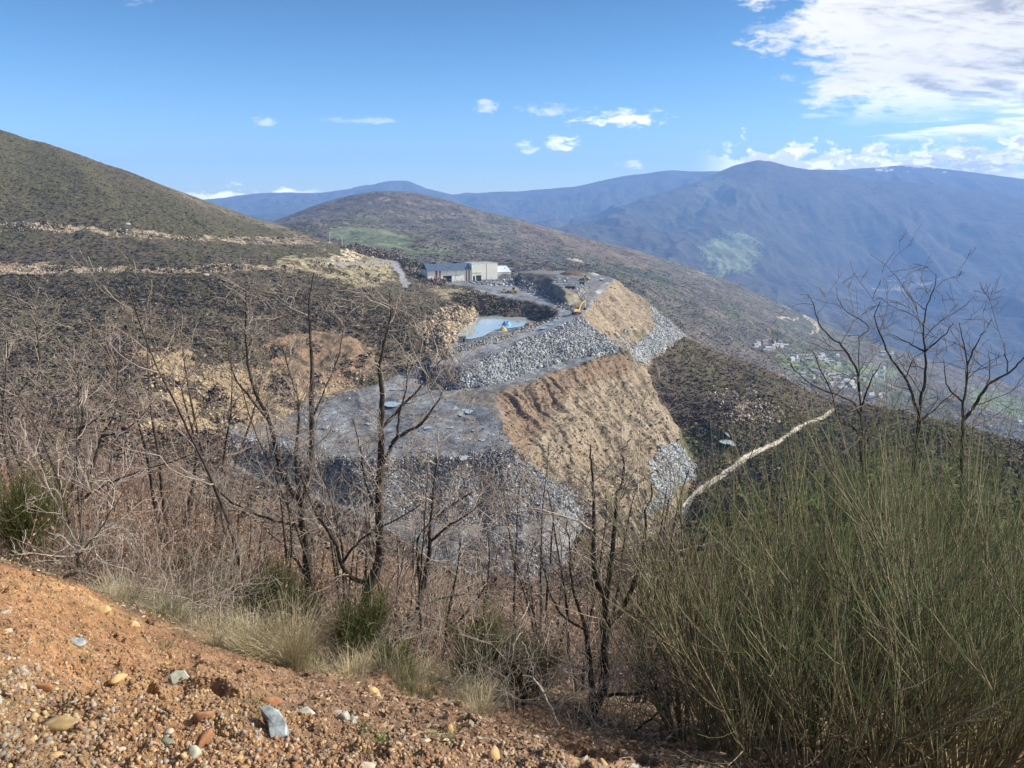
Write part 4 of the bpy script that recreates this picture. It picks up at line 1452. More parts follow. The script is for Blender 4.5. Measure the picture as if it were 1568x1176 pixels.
tuft('grass_tussock', 418, 6.0, 900, .62, 'large dry straw coloured tussock arching at the crest of the bank', STRAW, rad=.16)
tuft('grass_tussock', 350, 6.0, 500, .40, 'dry pale tussock just left of the large arching one', STRAW, rad=.15)
rg = np.random.RandomState(9)
for i in range(60):
    px = rg.uniform(120, 780)
    Y = np.interp(px, [120, 300, 560, 800], [6.3, 5.7, 5.0, 4.3]) + rg.uniform(0, 2.4) ** 1.2
    tuft('grass_tussock', px, Y, 150, rg.uniform(.18, .38), 'low dry grass tussock among leaf litter behind the crest of the bank', STRAW if rg.rand() < .75 else np.vstack([STRAW[3:], GRN]), group='dry tussocks behind the crest', rad=rg.uniform(.06, .16), bend=1.2)
for px, py, lb in ((122, 1012, 'green grass sprig on the orange earth nearest the left edge'), (540, 1118, 'soft green grass tuft low on the bank right of the blue slab'), (384, 1086, 'tiny green grass sprig just above the blue slab'),
                   (576, 1142, 'green sprig at the bottom of the bank below the soft tuft'), (250, 992, 'green grass sprig near the crest among stones'), (675, 1136, 'thin green sprig far down the bank')):
    p = on_ground(px, py)
    tuft('grass_sprig', px, p.y, 90, .07, lb, GRN, rad=.05, r=.0012, loc=tuple(p), bend=1.3)

M_GREY = mat('grey_brush', (.34, .30, .26), .9, .1, vary=.3, scale=4)
rg = np.random.RandomState(19)
BR = [(235, 7.2, 'tangled grey brush left of the dry tussocks'), (300, 8.0, 'tangled grey brush behind the dry tussocks'), (180, 8.4, 'grey thorny brush right of the bent sapling'), (330, 10.0, 'pale brush in front of the bushy broom'),
      (720, 5.6, 'twiggy brush where the bank meets the oak thicket'), (620, 7.8, 'low grey brush at the foot of the slanting oak'), (1040, 6.4, 'grey brush left of the olive broom'), (985, 5.2, 'pale brush under the many stemmed oak'), (60, 9.5, 'grey brush below the left oaks'),
      (500, 8.4, 'grey brush between the forked oaks'), (880, 7.5, 'rust tinted brush behind the many stemmed oak')]
for i, (px, Y, lb) in enumerate(BR):
    a = (px - 784) / FPX / CP
    cp, cr = [], []
    for s_ in range(22):
        P = wander((rg.normal(0, .3), rg.normal(0, .3), -.05), (rg.normal(0, .6), rg.normal(0, .6), 1), rg.uniform(.5, 1.2), 7, .22, -.03, rg)
        R = np.linspace(.005, .002, 7)
        cp.append(P)
        cr.append(R)
        sprout(P, R, 1, rg, cp, cr, (1, 5, 7), .0016, None, 2)
    v, f = tube_arrays(cp, cr, 3)
    o = link_mesh('brush', np_mesh('brush', v, f, M_GREY))
    o.location = (a * Y, Y, float(ground_z(a * Y, Y)))
    tag(o, lb, 'bush')
print('tufts', round(time.time() - T0, 1))
# ------------------------------------------------------------------ stone
SCR_DPY = np.zeros_like(ZZ)
_pyy = to_px(XX, YY, ZZ)[1]
SCR_DPY[:-1] = _pyy[:-1] - _pyy[1:]
VISM = (ZZ / YY) >= TVIS - 1e-5
INFR = (PXv > -260) & (PXv < 1800) & (PYv < 1300)
rgs = np.random.RandomState(33)


def pick(mask, n, floor=.05):
    """n ground points inside mask, evenly spread over what one sees of it"""
    wgt = np.where(mask, np.clip(SCR_DPY, floor * .3, 4) * np.where(VISM, 1, .15), 0).ravel()
    c = np.cumsum(wgt)
    k = np.searchsorted(c, rgs.rand(n) * c[-1])
    j, i = np.unravel_index(np.clip(k, 0, NY * NX - 1), (NY, NX))
    a = AA[i] + rgs.uniform(-.5, .5, n) * (AA[1] - AA[0])
    y = YY[j, i] * np.exp(rgs.uniform(-.5, .5, n) * (SS[np.minimum(j + 1, NY - 1)] - SS[j]))
    x = a * y
    return np.stack([x, y, ground_z(x, y)], 1)


BOXV = np.array([(x, y, zz) for zz in (-.5, .5) for x, y in ((-.5, -.5), (.5, -.5), (.5, .5), (-.5, .5))])
BOXF = np.array([(0, 3, 2, 1), (4, 5, 6, 7), (0, 1, 5, 4), (1, 2, 6, 5), (2, 3, 7, 6), (3, 0, 4, 7)])


def rot_mats(n, rng):
    q = rng.normal(0, 1, (n, 4))
    q /= np.linalg.norm(q, axis=1, keepdims=True)
    w_, x, y, zz = q.T
    return np.stack([1 - 2 * (y * y + zz * zz), 2 * (x * y - zz * w_), 2 * (x * zz + y * w_), 2 * (x * y + zz * w_), 1 - 2 * (x * x + zz * zz), 2 * (y * zz - x * w_),
                     2 * (x * zz - y * w_), 2 * (y * zz + x * w_), 1 - 2 * (x * x + y * y)], 1).reshape(n, 3, 3)


def rocks(name, pts, smin, smax, cols, m, label, flat=(.9, .6, .28), power=2.2, lift=.15, kind='stuff'):
    n = len(pts)
    s_ = smin + (smax - smin) * rgs.rand(n) ** power
    V = BOXV[None] * np.array(flat) * 2 + rgs.uniform(-.16, .16, (n, 8, 3)) * np.array(flat) * 2
    V = V * s_[:, None, None] * .5 * rgs.uniform(.7, 1.3, (n, 1, 3))
    V = np.einsum('nij,nkj->nki', rot_mats(n, rgs), V) + (pts + np.array((0, 0, 1)) * (s_ * lift)[:, None])[:, None]
    F = (BOXF[None] + (np.arange(n) * 8)[:, None, None]).reshape(-1, 4)
    c = np.array(cols)[rgs.randint(0, len(cols), n)] * rgs.uniform(.8, 1.2, (n, 1))
    o = mesh_from(name, V.reshape(-1, 3), F, m, kind, np.repeat(c, 8, 0))
    o['label'] = label
    return o


M_STONE = col_mat('stone_colours', .7, .35)
SL = [(.33, .36, .39), (.25, .28, .31), (.46, .49, .50), (.17, .19, .215), (.10, .11, .135), (.29, .315, .32)]
SLD = [(.07, .075, .10), (.045, .05, .07), (.13, .14, .17), (.22, .23, .25), (.06, .06, .08), (.35, .36, .37)]
BAND = [(702, 569), (712, 565), (760, 541), (800, 523), (850, 500), (890, 487), (915, 505), (948, 530), (930, 541), (880, 549), (820, 567), (760, 588), (712, 594), (700, 594)]
zb = lambda p, a=180, b=760, w_=.5: zone(p, a, b, w_)
rocks('slate_rubble', pick(zb(BAND), 17000), .35, 1.9, SL, M_STONE, 'steep bank of broken grey slate under the haul road')
rocks('slate_rubble', pick(zb([(640, 560), (700, 562), (706, 572), (700, 597), (655, 597), (636, 584)]), 4200), .35, 1.6, [(.045, .05, .075), (.03, .035, .05), (.09, .10, .13), (.20, .22, .25)], M_STONE, 'dark slate pile at the near end of the rubble bank')
FR = [(338, 668), (400, 680), (460, 698), (600, 700), (700, 697), (783, 686), (842, 726), (886, 755), (880, 775), (800, 806), (700, 803), (600, 797), (460, 752), (352, 710)]
rocks('slate_rubble', pick(zb(FR, 195, 320), 20000), .25, 1.25, SLD + SL[:4] + [(.12, .13, .17), (.16, .17, .21)], M_STONE, 'dark blue slate tipped down the front of the pit platform')
rocks('slate_rubble', pick(zb([(842, 728), (875, 745), (905, 775), (890, 800), (850, 760)], 195, 320), 900), .5, 1.6, SL, M_STONE, 'grey slate along the edge of the tan fill')
rocks('slate_rubble', pick(zb([(700, 822), (790, 815), (850, 850), (860, 893), (800, 900), (720, 870)], 180, 260, 2), 3200), .35, 1.3, SLD, M_STONE, 'dark slate strewn over the lowest pad')
for pl, n in (([(995, 468), (1010, 476), (1055, 511), (1020, 530), (985, 560), (960, 545), (985, 520), (1003, 500)], 5500), ([(1002, 690), (1040, 672), (1068, 712), (1052, 745), (1010, 760), (990, 740)], 4200), ([(985, 560), (960, 545), (940, 520), (960, 505), (1000, 540)], 500),
             ([(1005, 745), (1045, 740), (1020, 775), (985, 800)], 700)):
    rocks('slate_rubble', pick(zb(pl, 200, 700, 1.5), n), .35, 1.5, SL[:3] + [(.52, .55, .56)], M_STONE, 'pale slate scree spilled down the tan fill')
rocks('slate_rubble', pick(zb([(672, 540), (700, 528), (730, 521), (770, 513), (815, 497), (850, 484), (858, 488), (820, 502), (760, 524), (700, 541), (675, 550)], 350, 520, .2), 1500), .5, 1.5, SL + [(.4, .3, .2)] * 2, M_STONE, 'mixed stones heaped between the pond and the haul road')
rocks('slate_rubble', pick(zb([(790, 424), (800, 436), (835, 444), (850, 455), (872, 466), (888, 472), (878, 478), (845, 464), (830, 452), (795, 444), (783, 430)], 480, 760, .3), 1500), .6, 1.9, SLD, M_STONE, 'dark slate offcuts along the foot of the mounds')
rocks('slate_rubble', pick(zb([(868, 438), (900, 430), (905, 440), (896, 462), (886, 450)], 480, 680, .3), 500), .5, 1.6, SL, M_STONE, 'grey slate on the right side of the stockyard mound')
rocks('slate_rubble', pick(zb([(338, 664), (400, 672), (470, 690), (480, 706), (400, 695), (340, 680)], 250, 320, .6), 900), .4, 1.5, SL + SLD[:3], M_STONE, 'slate edge of the pit platform under the scree')
rocks('cliff_stones', pick(zb([(645, 500), (680, 470), (720, 465), (735, 480), (712, 500), (700, 515), (685, 530), (665, 552), (655, 545)], 350, 600, .4), 2600), .35, 1.9, [(.42, .33, .23), (.50, .40, .29), (.34, .26, .17), (.22, .18, .13), (.14, .12, .09)], M_STONE, 'cream and orange broken rock face left of the pond', flat=(.9, .7, .5))
tanm = (cat == 3) & (YY > 200)
rocks('fill_stones', pick(tanm, 5000), .2, .9, [(.30, .245, .175), (.22, .175, .125), (.16, .125, .09), (.35, .30, .23)], M_STONE, 'stones and clods on the tan fill slope', flat=(.9, .7, .5), power=3.5)
floor_m = (cat == 2) & (YY > 200)
rocks('floor_stones', pick(floor_m, 6000), .2, 1.0, SL + SLD, M_STONE, 'loose slate scattered over the pit floor', power=3.5)
TER = zb([(-300, 345), (0, 340), (200, 349), (290, 362), (420, 362), (520, 374), (420, 373), (210, 366), (120, 357), (0, 353), (-300, 357)], 400, 900, .6) | \
    zb([(-300, 412), (0, 408), (60, 405), (100, 409), (240, 410), (330, 406), (460, 405), (520, 400), (480, 414), (330, 417), (200, 416), (60, 420), (-300, 422)], 400, 900, .6)
rocks('terrace_stones', pick(TER, 2600), .3, 1.5, [(.42, .34, .24), (.5, .43, .33), (.3, .24, .17), (.45, .43, .4)], M_STONE, 'rock debris along the terraces cut in the hill', flat=(.9, .7, .5))
SCR = zb([(200, 535), (260, 528), (330, 560), (480, 570), (600, 560), (560, 592), (480, 622), (430, 642), (330, 672), (225, 665), (200, 620), (230, 580)], 180, 500, 2.4)
rocks('scree_stones', pick(SCR, 2500), .3, 1.5, [(.4, .31, .2), (.5, .41, .3), (.25, .19, .12)], M_STONE, 'stones on the bare scree left of the pit', flat=(.9, .7, .5), power=3)
rocks('ridge_stones', pick(zb([(1080, 590), (1160, 600), (1210, 640), (1130, 655)], 300, 520, 3), 260), .5, 1.7, [(.5, .48, .43), (.4, .36, .3)], M_STONE, 'pale outcrops on the scrub ridge', flat=(.9, .7, .5), power=2)
print('rubble', round(time.time() - T0, 1))

# single blocks in the yard
def facet_stone(seed, n=2, cuts=9, jag=.06):
    import bmesh
    rng = np.random.RandomState(seed)
    bm = bmesh.new()
    bmesh.ops.create_icosphere(bm, subdivisions=n, radius=1)
    co = np.array([v.co[:] for v in bm.verts])
    F = np.array([[v.index for v in f.verts] for f in bm.faces])
    bm.free()
    for k in range(cuts):
        d = rng.normal(0, 1, 3)
        d /= np.linalg.norm(d)
        h = rng.uniform(.35, .75)
        s_ = co @ d
        co -= np.maximum(0, s_ - h)[:, None] * d
    co += rng.normal(0, jag * .5, co.shape)
    return co, F


M_SLATE = mat('slate_block', (.17, .18, .205), .6, .4, vary=.6, scale=.7, bump=.05)
M_SLATE2 = mat('pale_slate_block', (.42, .44, .46), .6, .4, vary=.35, scale=.7, bump=.05)
blk = []
for k in range(6):
    co, F = facet_stone(50 + k)
    me = np_mesh('slate_block', co * np.array((1, .75, .5)), F, (M_SLATE, M_SLATE, M_SLATE2)[k % 3])
    blk.append(me)
BL = [(0, 'slate_block', 'rough slate block in the yard in front of the pale warehouse', 'slate blocks in front of the warehouse', [(700, 428), (722, 434), (755, 438), (787, 440), (785, 428), (765, 428), (745, 431), (705, 432)], 70, 1.1, 2.3),
      (0, 'slate_block', 'dark slate block at the corner of the curving haul road', 'slate blocks at the road corner', [(812, 440), (835, 440), (840, 453), (822, 455)], 28, 1.0, 2.0),
      (0, 'slate_block', 'slate block on the raised stockyard beyond the road', 'slate blocks on the stockyard mound', [(850, 424), (872, 426), (876, 436), (858, 437), (850, 432)], 24, .8, 1.6),
      (0, 'slate_block', 'slate block along the dark mound beside the warehouse yard', 'slate blocks beside the dark mound', [(788, 418), (800, 430), (828, 441), (812, 444), (795, 436)], 26, 1.0, 2.0)]
for _, nm, lb, grp, pl, n, s0, s1 in BL:
    P = pick(zb(pl, 450, 760, .2), n)
    for i in range(n):
        o = link_mesh(nm, blk[rgs.randint(0, 6)])
        s_ = rgs.uniform(s0, s1)
        o.location = P[i] + np.array((0, 0, s_ * .3))
        o.rotation_euler = (rgs.uniform(-.5, .5), rgs.uniform(-.5, .5), rgs.uniform(0, 6))
        o.scale = (s_,) * 3
        tag(o, lb, 'slate block', grp)

# ------------------------------------------------------------------ water
M_WATER = bpy.data.materials.new('pond_water')
M_WATER.use_nodes = True
_nt = M_WATER.node_tree
_b = _nt.nodes['Principled BSDF']
_g = _nt.nodes.new('ShaderNodeNewGeometry')
_nz = n_noise(_nt, _g.outputs['Position'], .05, 3, .5)
_nt.links.new(n_mix(_nt, _nz.sm(.4, .6), (.30, .36, .38), (.36, .40, .38)), _b.inputs['Base Color'])
_b.inputs['Roughness'].default_value = .08
_b.inputs['Specular IOR Level'].default_value = .6
_bp = _nt.nodes.new('ShaderNodeBump')
_bp.inputs['Strength'].default_value = .12
_bp.inputs['Distance'].default_value = .05
_nt.links.new(n_noise(_nt, _g.outputs['Position'], 1.2, 3, .6).o, _bp.inputs['Height'])
_nt.links.new(_bp.outputs[0], _b.inputs['Normal'])


def sheet(name, pts, m, kind='structure'):
    me = bpy.data.meshes.new(name)
    me.from_pydata([tuple(p) for p in pts], [], [tuple(range(len(pts)))])
    me.materials.append(m)
    o = link_mesh(name, me)
    if kind:
        o['kind'] = kind
    return o


pond = [(698, 515), (712, 499), (724, 488), (733, 483), (750, 480.5), (765, 482.5), (772, 485.5), (790, 485.5), (800, 484), (814, 486), (823, 492), (811, 498), (797, 500.5), (787, 501.5), (772, 504), (758, 505), (750, 509), (740, 515), (722, 519), (706, 520)]
sheet('pond', [W(px, py, -65.6 / ray(px, py)[1]) for px, py in pond][::-1], M_WATER)


def puddle(px, py, wpx, hpx, seed, y0=195, y1=760, up=.12):
    rng = np.random.RandomState(seed)
    c = on_ground(px, py, y0, y1)
    rx = wpx / 2 * c.y / FPX
    ry = hpx / 2 * c.y / FPX / max(.05, -c.z / c.y)
    pts = []
    for k in range(22):
        q = 6.2832 * k / 22
        r = 1 + .28 * math.sin(2 * q + seed) + .22 * math.sin(3 * q + seed * 2.1) + rng.uniform(-.12, .12)
        pts.append((c.x + rx * r * math.cos(q), c.y + ry * r * math.sin(q)))
    g = ground_z([p[0] for p in pts], [p[1] for p in pts])
    zc = float(np.percentile(g, 75)) + up
    sheet('puddle', [(p[0], p[1], zc) for p in pts], M_WATER)


for i, q in enumerate([(604, 619, 34, 9), (609, 597, 20, 3.5), (622, 577, 26, 4.5), (716, 631, 16, 7), (698, 626, 9, 5), (706, 636, 9, 4), (712, 704, 20, 9), (655, 655, 11, 4), (690, 655, 9, 3), (738, 675, 10, 4), (670, 638, 6, 2.5), (725, 660, 6, 2.5),
                       (640, 665, 9, 3), (655, 690, 12, 4), (700, 672, 8, 3), (566, 650, 10, 4), (600, 640, 8, 3), (500, 655, 14, 5)]):
    puddle(*q, i)
for i, q in enumerate([(790, 514, 9, 1.6), (806, 508, 8, 1.5), (817, 505, 9, 1.6), (832, 503, 11, 1.8), (843, 498, 9, 1.8), (852, 491, 7, 2), (856, 484, 4, 2), (825, 496, 6, 1.2), (770, 519, 6, 1.2), (922, 427, 9, 2.2), (760, 526, 8, 1.3)]):  # the sheet by the stockyard corner stands in for a pile of white slabs
    puddle(*q, 40 + i, 350, 760, .08)
puddle(1114, 683, 17, 13, 71, 280, 420, .25)
puddle(1112, 667, 5, 9, 72, 280, 420, .25)

# ------------------------------------------------------------------ buildings of the slate works
M_PANEL = mat('cream_panel', (.84, .84, .76), .55, .3, vary=.05, scale=.3)
M_WALL = mat('white_render', (.88, .87, .82), .8, .2, vary=.07, scale=.4)
M_ROOFB = mat('sky_tinted_roof', (.085, .125, .19), .4, .5, vary=.12, scale=.3)  # sheet roof, with the sky's reflection put into its base colour
M_RED = mat('red_post', (.22, .045, .05), .6, .3, vary=.15)
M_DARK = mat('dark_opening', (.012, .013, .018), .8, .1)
M_GREEN = mat('dark_green_door', (.03, .06, .055), .6, .3)
M_SHEDR = mat('pale_sheet_roof', (.5, .56, .62), .35, .5, vary=.08, scale=.3)
M_GREYW = mat('grey_wall', (.28, .29, .3), .8, .2, vary=.15, scale=.4)
M_BEAM = mat('cream_trim', (.62, .55, .36), .7, .2)
HY = 690
hx = ray(655, 430)[0] * HY
RZ = math.radians(19)
gz = float(ground_z(ray(720, 430)[0] * HY, HY)) - .2
wh = empty('warehouse', (hx, HY, gz), 'long slate warehouse with roof coloured by reflected sky, red posts and dark open doorway', 'warehouse', rz=RZ)


def parts_box(name, m, parent, boxes, bevel=0):
    b = MB()
    for c, d in boxes:
        b.box(c, d)
    return b.build(name, m, parent, bevel)


SW, HE = 40.3, 10.0
walls = MB()
for x0, x1, z0, z1 in ((0, 14, 0, HE), (22, SW, 0, HE), (14, 22, 5.2, HE)):
    walls.box(((x0 + x1) / 2, .15, (z0 + z1) / 2), (x1 - x0 - .004, .3, z1 - z0))
walls.box((.15, 12.3, HE / 2), (.3, 24, HE))
walls.box((SW / 2, 24.5, HE / 2), (SW, .3, HE))
walls.build('wall', M_WALL, wh)
parts_box('doorway', M_DARK, wh, [((18, 6, 2.6), (8, .2, 5.2))])  # black sheet inside the opening; the interior's shade put into its colour
for x, w_ in ((8, 1.9), (11.3, 1.2), (35.6, .9), (38.1, 1.1)):
    parts_box('post', M_RED, wh, [((x, -.12, HE / 2), (w_, .25, HE - .1))])
parts_box('rail', M_GREYW, wh, [((26, -.1, 5.3), (9, .12, .16)), ((26.2, -.1, 7), (.14, .1, 5.6))])
rf = MB()
prof = [(-1.0, HE - .1), (12.2, HE + 5.3), (25.4, HE - .1)]
for (y0, z0), (y1, z1) in zip(prof[:-1], prof[1:]):
    vs = [(-.6, y0, z0), (SW + .3, y0, z0), (SW + .3, y1, z1), (-.6, y1, z1)]
    rf.add(vs + [(a, b, c + .35) for a, b, c in vs], [(0, 3, 2, 1), (4, 5, 6, 7), (0, 1, 5, 4), (1, 2, 6, 5), (2, 3, 7, 6), (3, 0, 4, 7)])
roof = rf.build('roof', M_ROOFB, wh)
seam = MB()
for k in range(27):
    x = k * 1.5
    seam.bar((x, -1.0, HE + .3), (x, 12.2, HE + 5.68), .09, .1)
seam.build('seams', M_ROOFB, roof)
parts_box('gutter', M_GREYW, roof, [((SW / 2, -1.15, HE + .02), (SW + .8, .25, .3))])
for x in (9, 28.5):
    v_ = MB()
    v_.box((x, 12.2, HE + 6.0), (3.2, 1.6, .7))
    v_.box((x, 12.2, HE + 6.5), (3.6, 2.2, .2))
    v_.build('ridge_vent', M_DARK, roof)
gb = empty('warehouse_block', (hx + (SW + .4) * math.cos(RZ), HY + (SW + .4) * math.sin(RZ) - 1.4, gz), 'tall square cream clad block joined to the right end of the long warehouse', 'warehouse', rz=RZ)
bw, bh = 24.5, 15.2
m_ = MB()
for x0, x1, z0, z1 in ((0, 1.2, 0, bh), (3.0, 4.0, 0, bh), (9.0, bw, 0, bh), (1.2, 3.0, 4.4, bh), (4.0, 9.0, 5.0, bh)):
    m_.box(((x0 + x1) / 2, .15, (z0 + z1) / 2), (x1 - x0 - .004, .3, z1 - z0))
m_.box((.15, 15, bh / 2), (.3, 29.4, bh))
m_.box((bw - .15, 15, bh / 2), (.3, 29.4, bh))
m_.box((bw / 2, 29.9, bh / 2), (bw, .3, bh))
m_.build('wall', M_PANEL, gb)
parts_box('roof', M_GREYW, gb, [((bw / 2, 15, bh + .1), (bw - .7, 29.2, .4))])
parts_box('parapet', M_PANEL, gb, [((bw / 2, .15, bh + .35), (bw + .2, .5, .5))])
parts_box('door', M_DARK, gb, [((2.1, .45, 2.2), (1.8, .15, 4.4))])
parts_box('door', M_GREEN, gb, [((6.5, .45, 2.5), (5, .15, 5.0))])
parts_box('lintel', M_BEAM, gb, [((5.0, -.12, 7.3), (8.2, .22, .5))])
parts_box('downpipe', M_GREYW, gb, [((14.2, -.08, bh / 2), (.16, .14, bh - .4))])
parts_box('plinth', M_GREYW, gb, [((16.8, -.1, .55), (15.4, .2, 1.1))])
sx_ = hx + (SW + bw + .8) * math.cos(RZ)
sh = empty('storage_shed', (sx_, HY + (SW + bw + .8) * math.sin(RZ) + 1, gz), 'low shed with pale shiny sheet roof against the right side of the cream block', 'shed', rz=RZ)
parts_box('wall', M_WALL, sh, [((6, .15, 6.2), (12, .3, 1.8)), ((6, 12, 3.6), (12, .3, 7.2)), ((11.85, 6, 3.6), (.3, 11.6, 7.2))])
for x in (.3, 4, 8, 11.7):
    parts_box('post', M_GREYW, sh, [((x, .5, 2.6), (.35, .35, 5.3))])
r_ = MB()
vs = [(-.3, -.8, 7.1), (12.6, -.8, 7.1), (12.0, 12.5, 12.0), (-.3, 12.5, 12.0)]
r_.add(vs + [(a, b, c + .25) for a, b, c in vs], [(0, 3, 2, 1), (4, 5, 6, 7), (0, 1, 5, 4), (1, 2, 6, 5), (2, 3, 7, 6), (3, 0, 4, 7)])
r_.build('roof', M_SHEDR, sh)
parts_box('flue', M_GREYW, sh, [((8, 4.5, 10.2), (.35, .35, 1.8))])

# ------------------------------------------------------------------ machines
M_YEL = mat('machine_yellow', (.62, .40, .08), .5, .4, vary=.12)
M_PALEY = mat('boom_yellow', (.66, .50, .20), .5, .4, vary=.1)
M_TRACK = mat('steel_track', (.05, .045, .045), .7, .3)
M_GLASS = mat('cab_glass', (.03, .045, .06), .1, .8)
M_RUST = mat('rust_white', (.45, .30, .26), .6, .3, vary=.2)


def excavator(px, py, rz, label, s_=1.15, up=1.0, y0=350, y1=620):
    p = on_ground(px, py, y0, y1)
    e = empty('excavator', (p.x, p.y, p.z - .05), label, 'excavator', rz=rz, sc_=s_)
    for sy in (-1.35, 1.35):
        b = MB()
        b.box((0, sy, .5), (3.6, .62, .86))
        b.cyl((-1.8, sy, .5), .46, .62, 'Y')
        b.cyl((1.8, sy, .5), .46, .62, 'Y')
        b.build('track', M_TRACK, e, .04)
    b = MB()
    b.cyl((0, 0, 1.08), .75, .36)
    b.box((0, 0, .7), (2.4, 2.2, .4))
    b.build('undercarriage', M_TRACK, e)
    b = MB()
    b.box((-.4, .1, 1.85), (3.9, 2.7, 1.0))
    b.box((-1.2, .1, 2.5), (2.2, 2.5, .45))
    body = b.build('body', M_YEL, e, .08)
    b = MB()
    b.box((-2.55, .1, 1.85), (.8, 2.8, 1.25))
    b.build('counterweight', M_RUST, body, .12)
    b = MB()
    b.box((.75, .95, 2.55), (1.5, 1.05, 1.9), taper=.9)
    c = b.build('cab', M_GLASS, e, .05)
    b = MB()
    b.box((.75, .95, 3.55), (1.45, 1.1, .12))
    for x, y in ((.05, .5), (1.45, .5), (.05, 1.4), (1.45, 1.4)):
        b.bar((x, y, 1.6), (.75 + (x - .75) * .9, .95 + (y - .95) * .9, 3.5), .11)
    b.build('cab_frame', M_YEL, c)
    b = MB()
    b.bar((1.2, -.25, 1.9), (2.6, -.25, 5.2), .55, .75, .62)
    b.bar((2.6, -.25, 5.2), (4.9, -.25, 6.6), .62, .65, .42)
    b.build('boom', M_PALEY, e, .04)
    b = MB()
    b.bar((5.2, -.25, 7.3), (5.5, -.25, 3.0), .42, .6, .3)
    b.build('stick', M_PALEY, e, .03)
    b = MB()
    b.bar((1.9, -.25, 2.0), (3.0, -.25, 4.9), .18)
    b.bar((3.0, -.25, 6.1), (5.1, -.25, 7.2), .18)
    b.build('hydraulic_ram', M_TRACK, e)
    b = MB()
    vs = [(5.2, -.95, 3.1), (5.9, -.95, 2.9), (6.1, -.95, 2.2), (5.5, -.95, 1.6), (4.8, -.95, 1.9), (4.9, -.95, 2.6)]
    n = len(vs)
    b.add(vs + [(x, .45, zz) for x, y, zz in vs], [tuple(range(n)), tuple(range(2 * n - 1, n - 1, -1))] + [(i, (i + 1) % n, n + (i + 1) % n, n + i) for i in range(n)])
    for k in range(4):
        b.box((4.75, -.8 + k * .36, 1.85), (.35, .12, .1))
    b.build('bucket', M_TRACK, e)
    return e


excavator(883, 481, math.radians(35), 'yellow tracked excavator with its boom raised at the bend of the haul road')


def loader(px, py, rz, label, s_=1.0, y0=450, y1=760):
    p = on_ground(px, py, y0, y1)
    e = empty('wheel_loader', (p.x, p.y, p.z), label, 'wheel loader', rz=rz, sc_=s_)
    for x in (-1.6, 1.6):
        for sy in (-1.2, 1.2):
            b = MB()
            b.cyl((x, sy, .85), .85, .6, 'Y', 20)
            wl = b.build('wheel', M_TRACK, e, .06)
            b = MB()
            b.cyl((x, sy + math.copysign(.31, sy), .85), .42, .06, 'Y', 14)
            b.build('rim', M_YEL, wl)
    b = MB()
    b.box((-1.7, 0, 1.9), (2.6, 1.9, 1.2))
    b.box((.5, 0, 1.35), (2.4, 1.2, .7))
    b.build('body', M_YEL, e, .08)
    b = MB()
    b.box((-.2, 0, 3.0), (1.4, 1.5, 1.6), taper=.92)
    c = b.build('cab', M_GLASS, e, .05)
    b = MB()
    b.box((-.2, 0, 3.88), (1.6, 1.7, .14))
    for x in (-.85, .45):
        for y in (-.7, .7):
            b.bar((x, y, 2.2), (x * .93, y * .92, 3.82), .1)
    b.build('cab_frame', M_YEL, c)
    b = MB()
    for sy in (-.55, .55):
        b.bar((.9, sy, 1.9), (3.3, sy, 1.0), .22, .4)
    b.build('lift_arm', M_YEL, e)
    b = MB()
    vs = [(3.2, -1.45, .3), (4.5, -1.45, .25), (3.6, -1.45, 1.0), (3.3, -1.45, 1.6), (3.1, -1.45, 1.5)]
    n = len(vs)
    b.add(vs + [(x, 1.45, zz) for x, y, zz in vs], [tuple(range(n)), tuple(range(2 * n - 1, n - 1, -1))] + [(i, (i + 1) % n, n + (i + 1) % n, n + i) for i in range(n)])
    b.build('bucket', M_TRACK, e)


loader(786, 449, math.radians(200), 'yellow wheel loader on the yard above the pond', 1.15)
loader(896, 430, math.radians(160), 'yellow wheel loader beside rusty scrap on the stockyard mound', 1.1)
loader(772, 449, math.radians(20), 'smaller yellow loader left of the one above the pond', .8)


def heap(px, py, w_, d, h, m, name, label, cat_, y0=350, y1=760, seed=1, sub=4):
    p = on_ground(px, py, y0, y1)
    rng = np.random.RandomState(seed)
    n = 28
    g = np.linspace(-1, 1, n)
    X, Y = np.meshgrid(g, g)
    r = np.sqrt(X * X + Y * Y)
    H = np.clip(1 - r ** 1.6, 0, 1) ** .8 * h * (1 + .35 * fbm(X * 2 + seed, Y * 2, 3)) + .25 * fbm(X * 7 + seed, Y * 7, 2) * np.clip(1 - r, 0, 1)
    co = np.stack([X * w_ / 2, Y * d / 2, H - .25], -1).reshape(-1, 3)
    idx_ = np.arange(n * n).reshape(n, n)
    q = np.stack([idx_[:-1, :-1], idx_[:-1, 1:], idx_[1:, 1:], idx_[1:, :-1]], -1).reshape(-1, 4)
    me = np_mesh(name, co, q, m, smooth=True)
    o = link_mesh(name, me)
    o.location = p
    return tag(o, label, cat_)


heap(776, 499, 6.5, 6.0, 3.6, mat('blue_tarp', (.10, .28, .55), .5, .4, vary=.15, scale=1.2, bump=.1), 'tarpaulin', 'bright blue tarpaulin over a mound on the near shore of the pond', 'tarpaulin', 350, 520, 3)
heap(770, 506, 5.5, 6.0, 2.6, mat('ochre_soil', (.42, .36, .16), .95, .1, vary=.3, scale=1.5, bump=.1), 'soil_heap', 'small ochre soil heap in front of the blue tarpaulin', 'heap', 350, 520, 4)
heap(810, 499, 6.5, 6.0, 2.4, mat('rusty_soil', (.28, .16, .13), .95, .1, vary=.35, scale=1.5, bump=.1), 'soil_heap', 'reddish heap at the right end of the pond', 'heap', 350, 520, 5)
heap(875, 421, 22, 16, 4.2, mat('brown_soil', (.13, .095, .07), .95, .1, vary=.35, scale=.5, bump=.2), 'soil_heap', 'dark brown spoil heap on the far side of the stockyard mound', 'heap', 560, 720, 6)
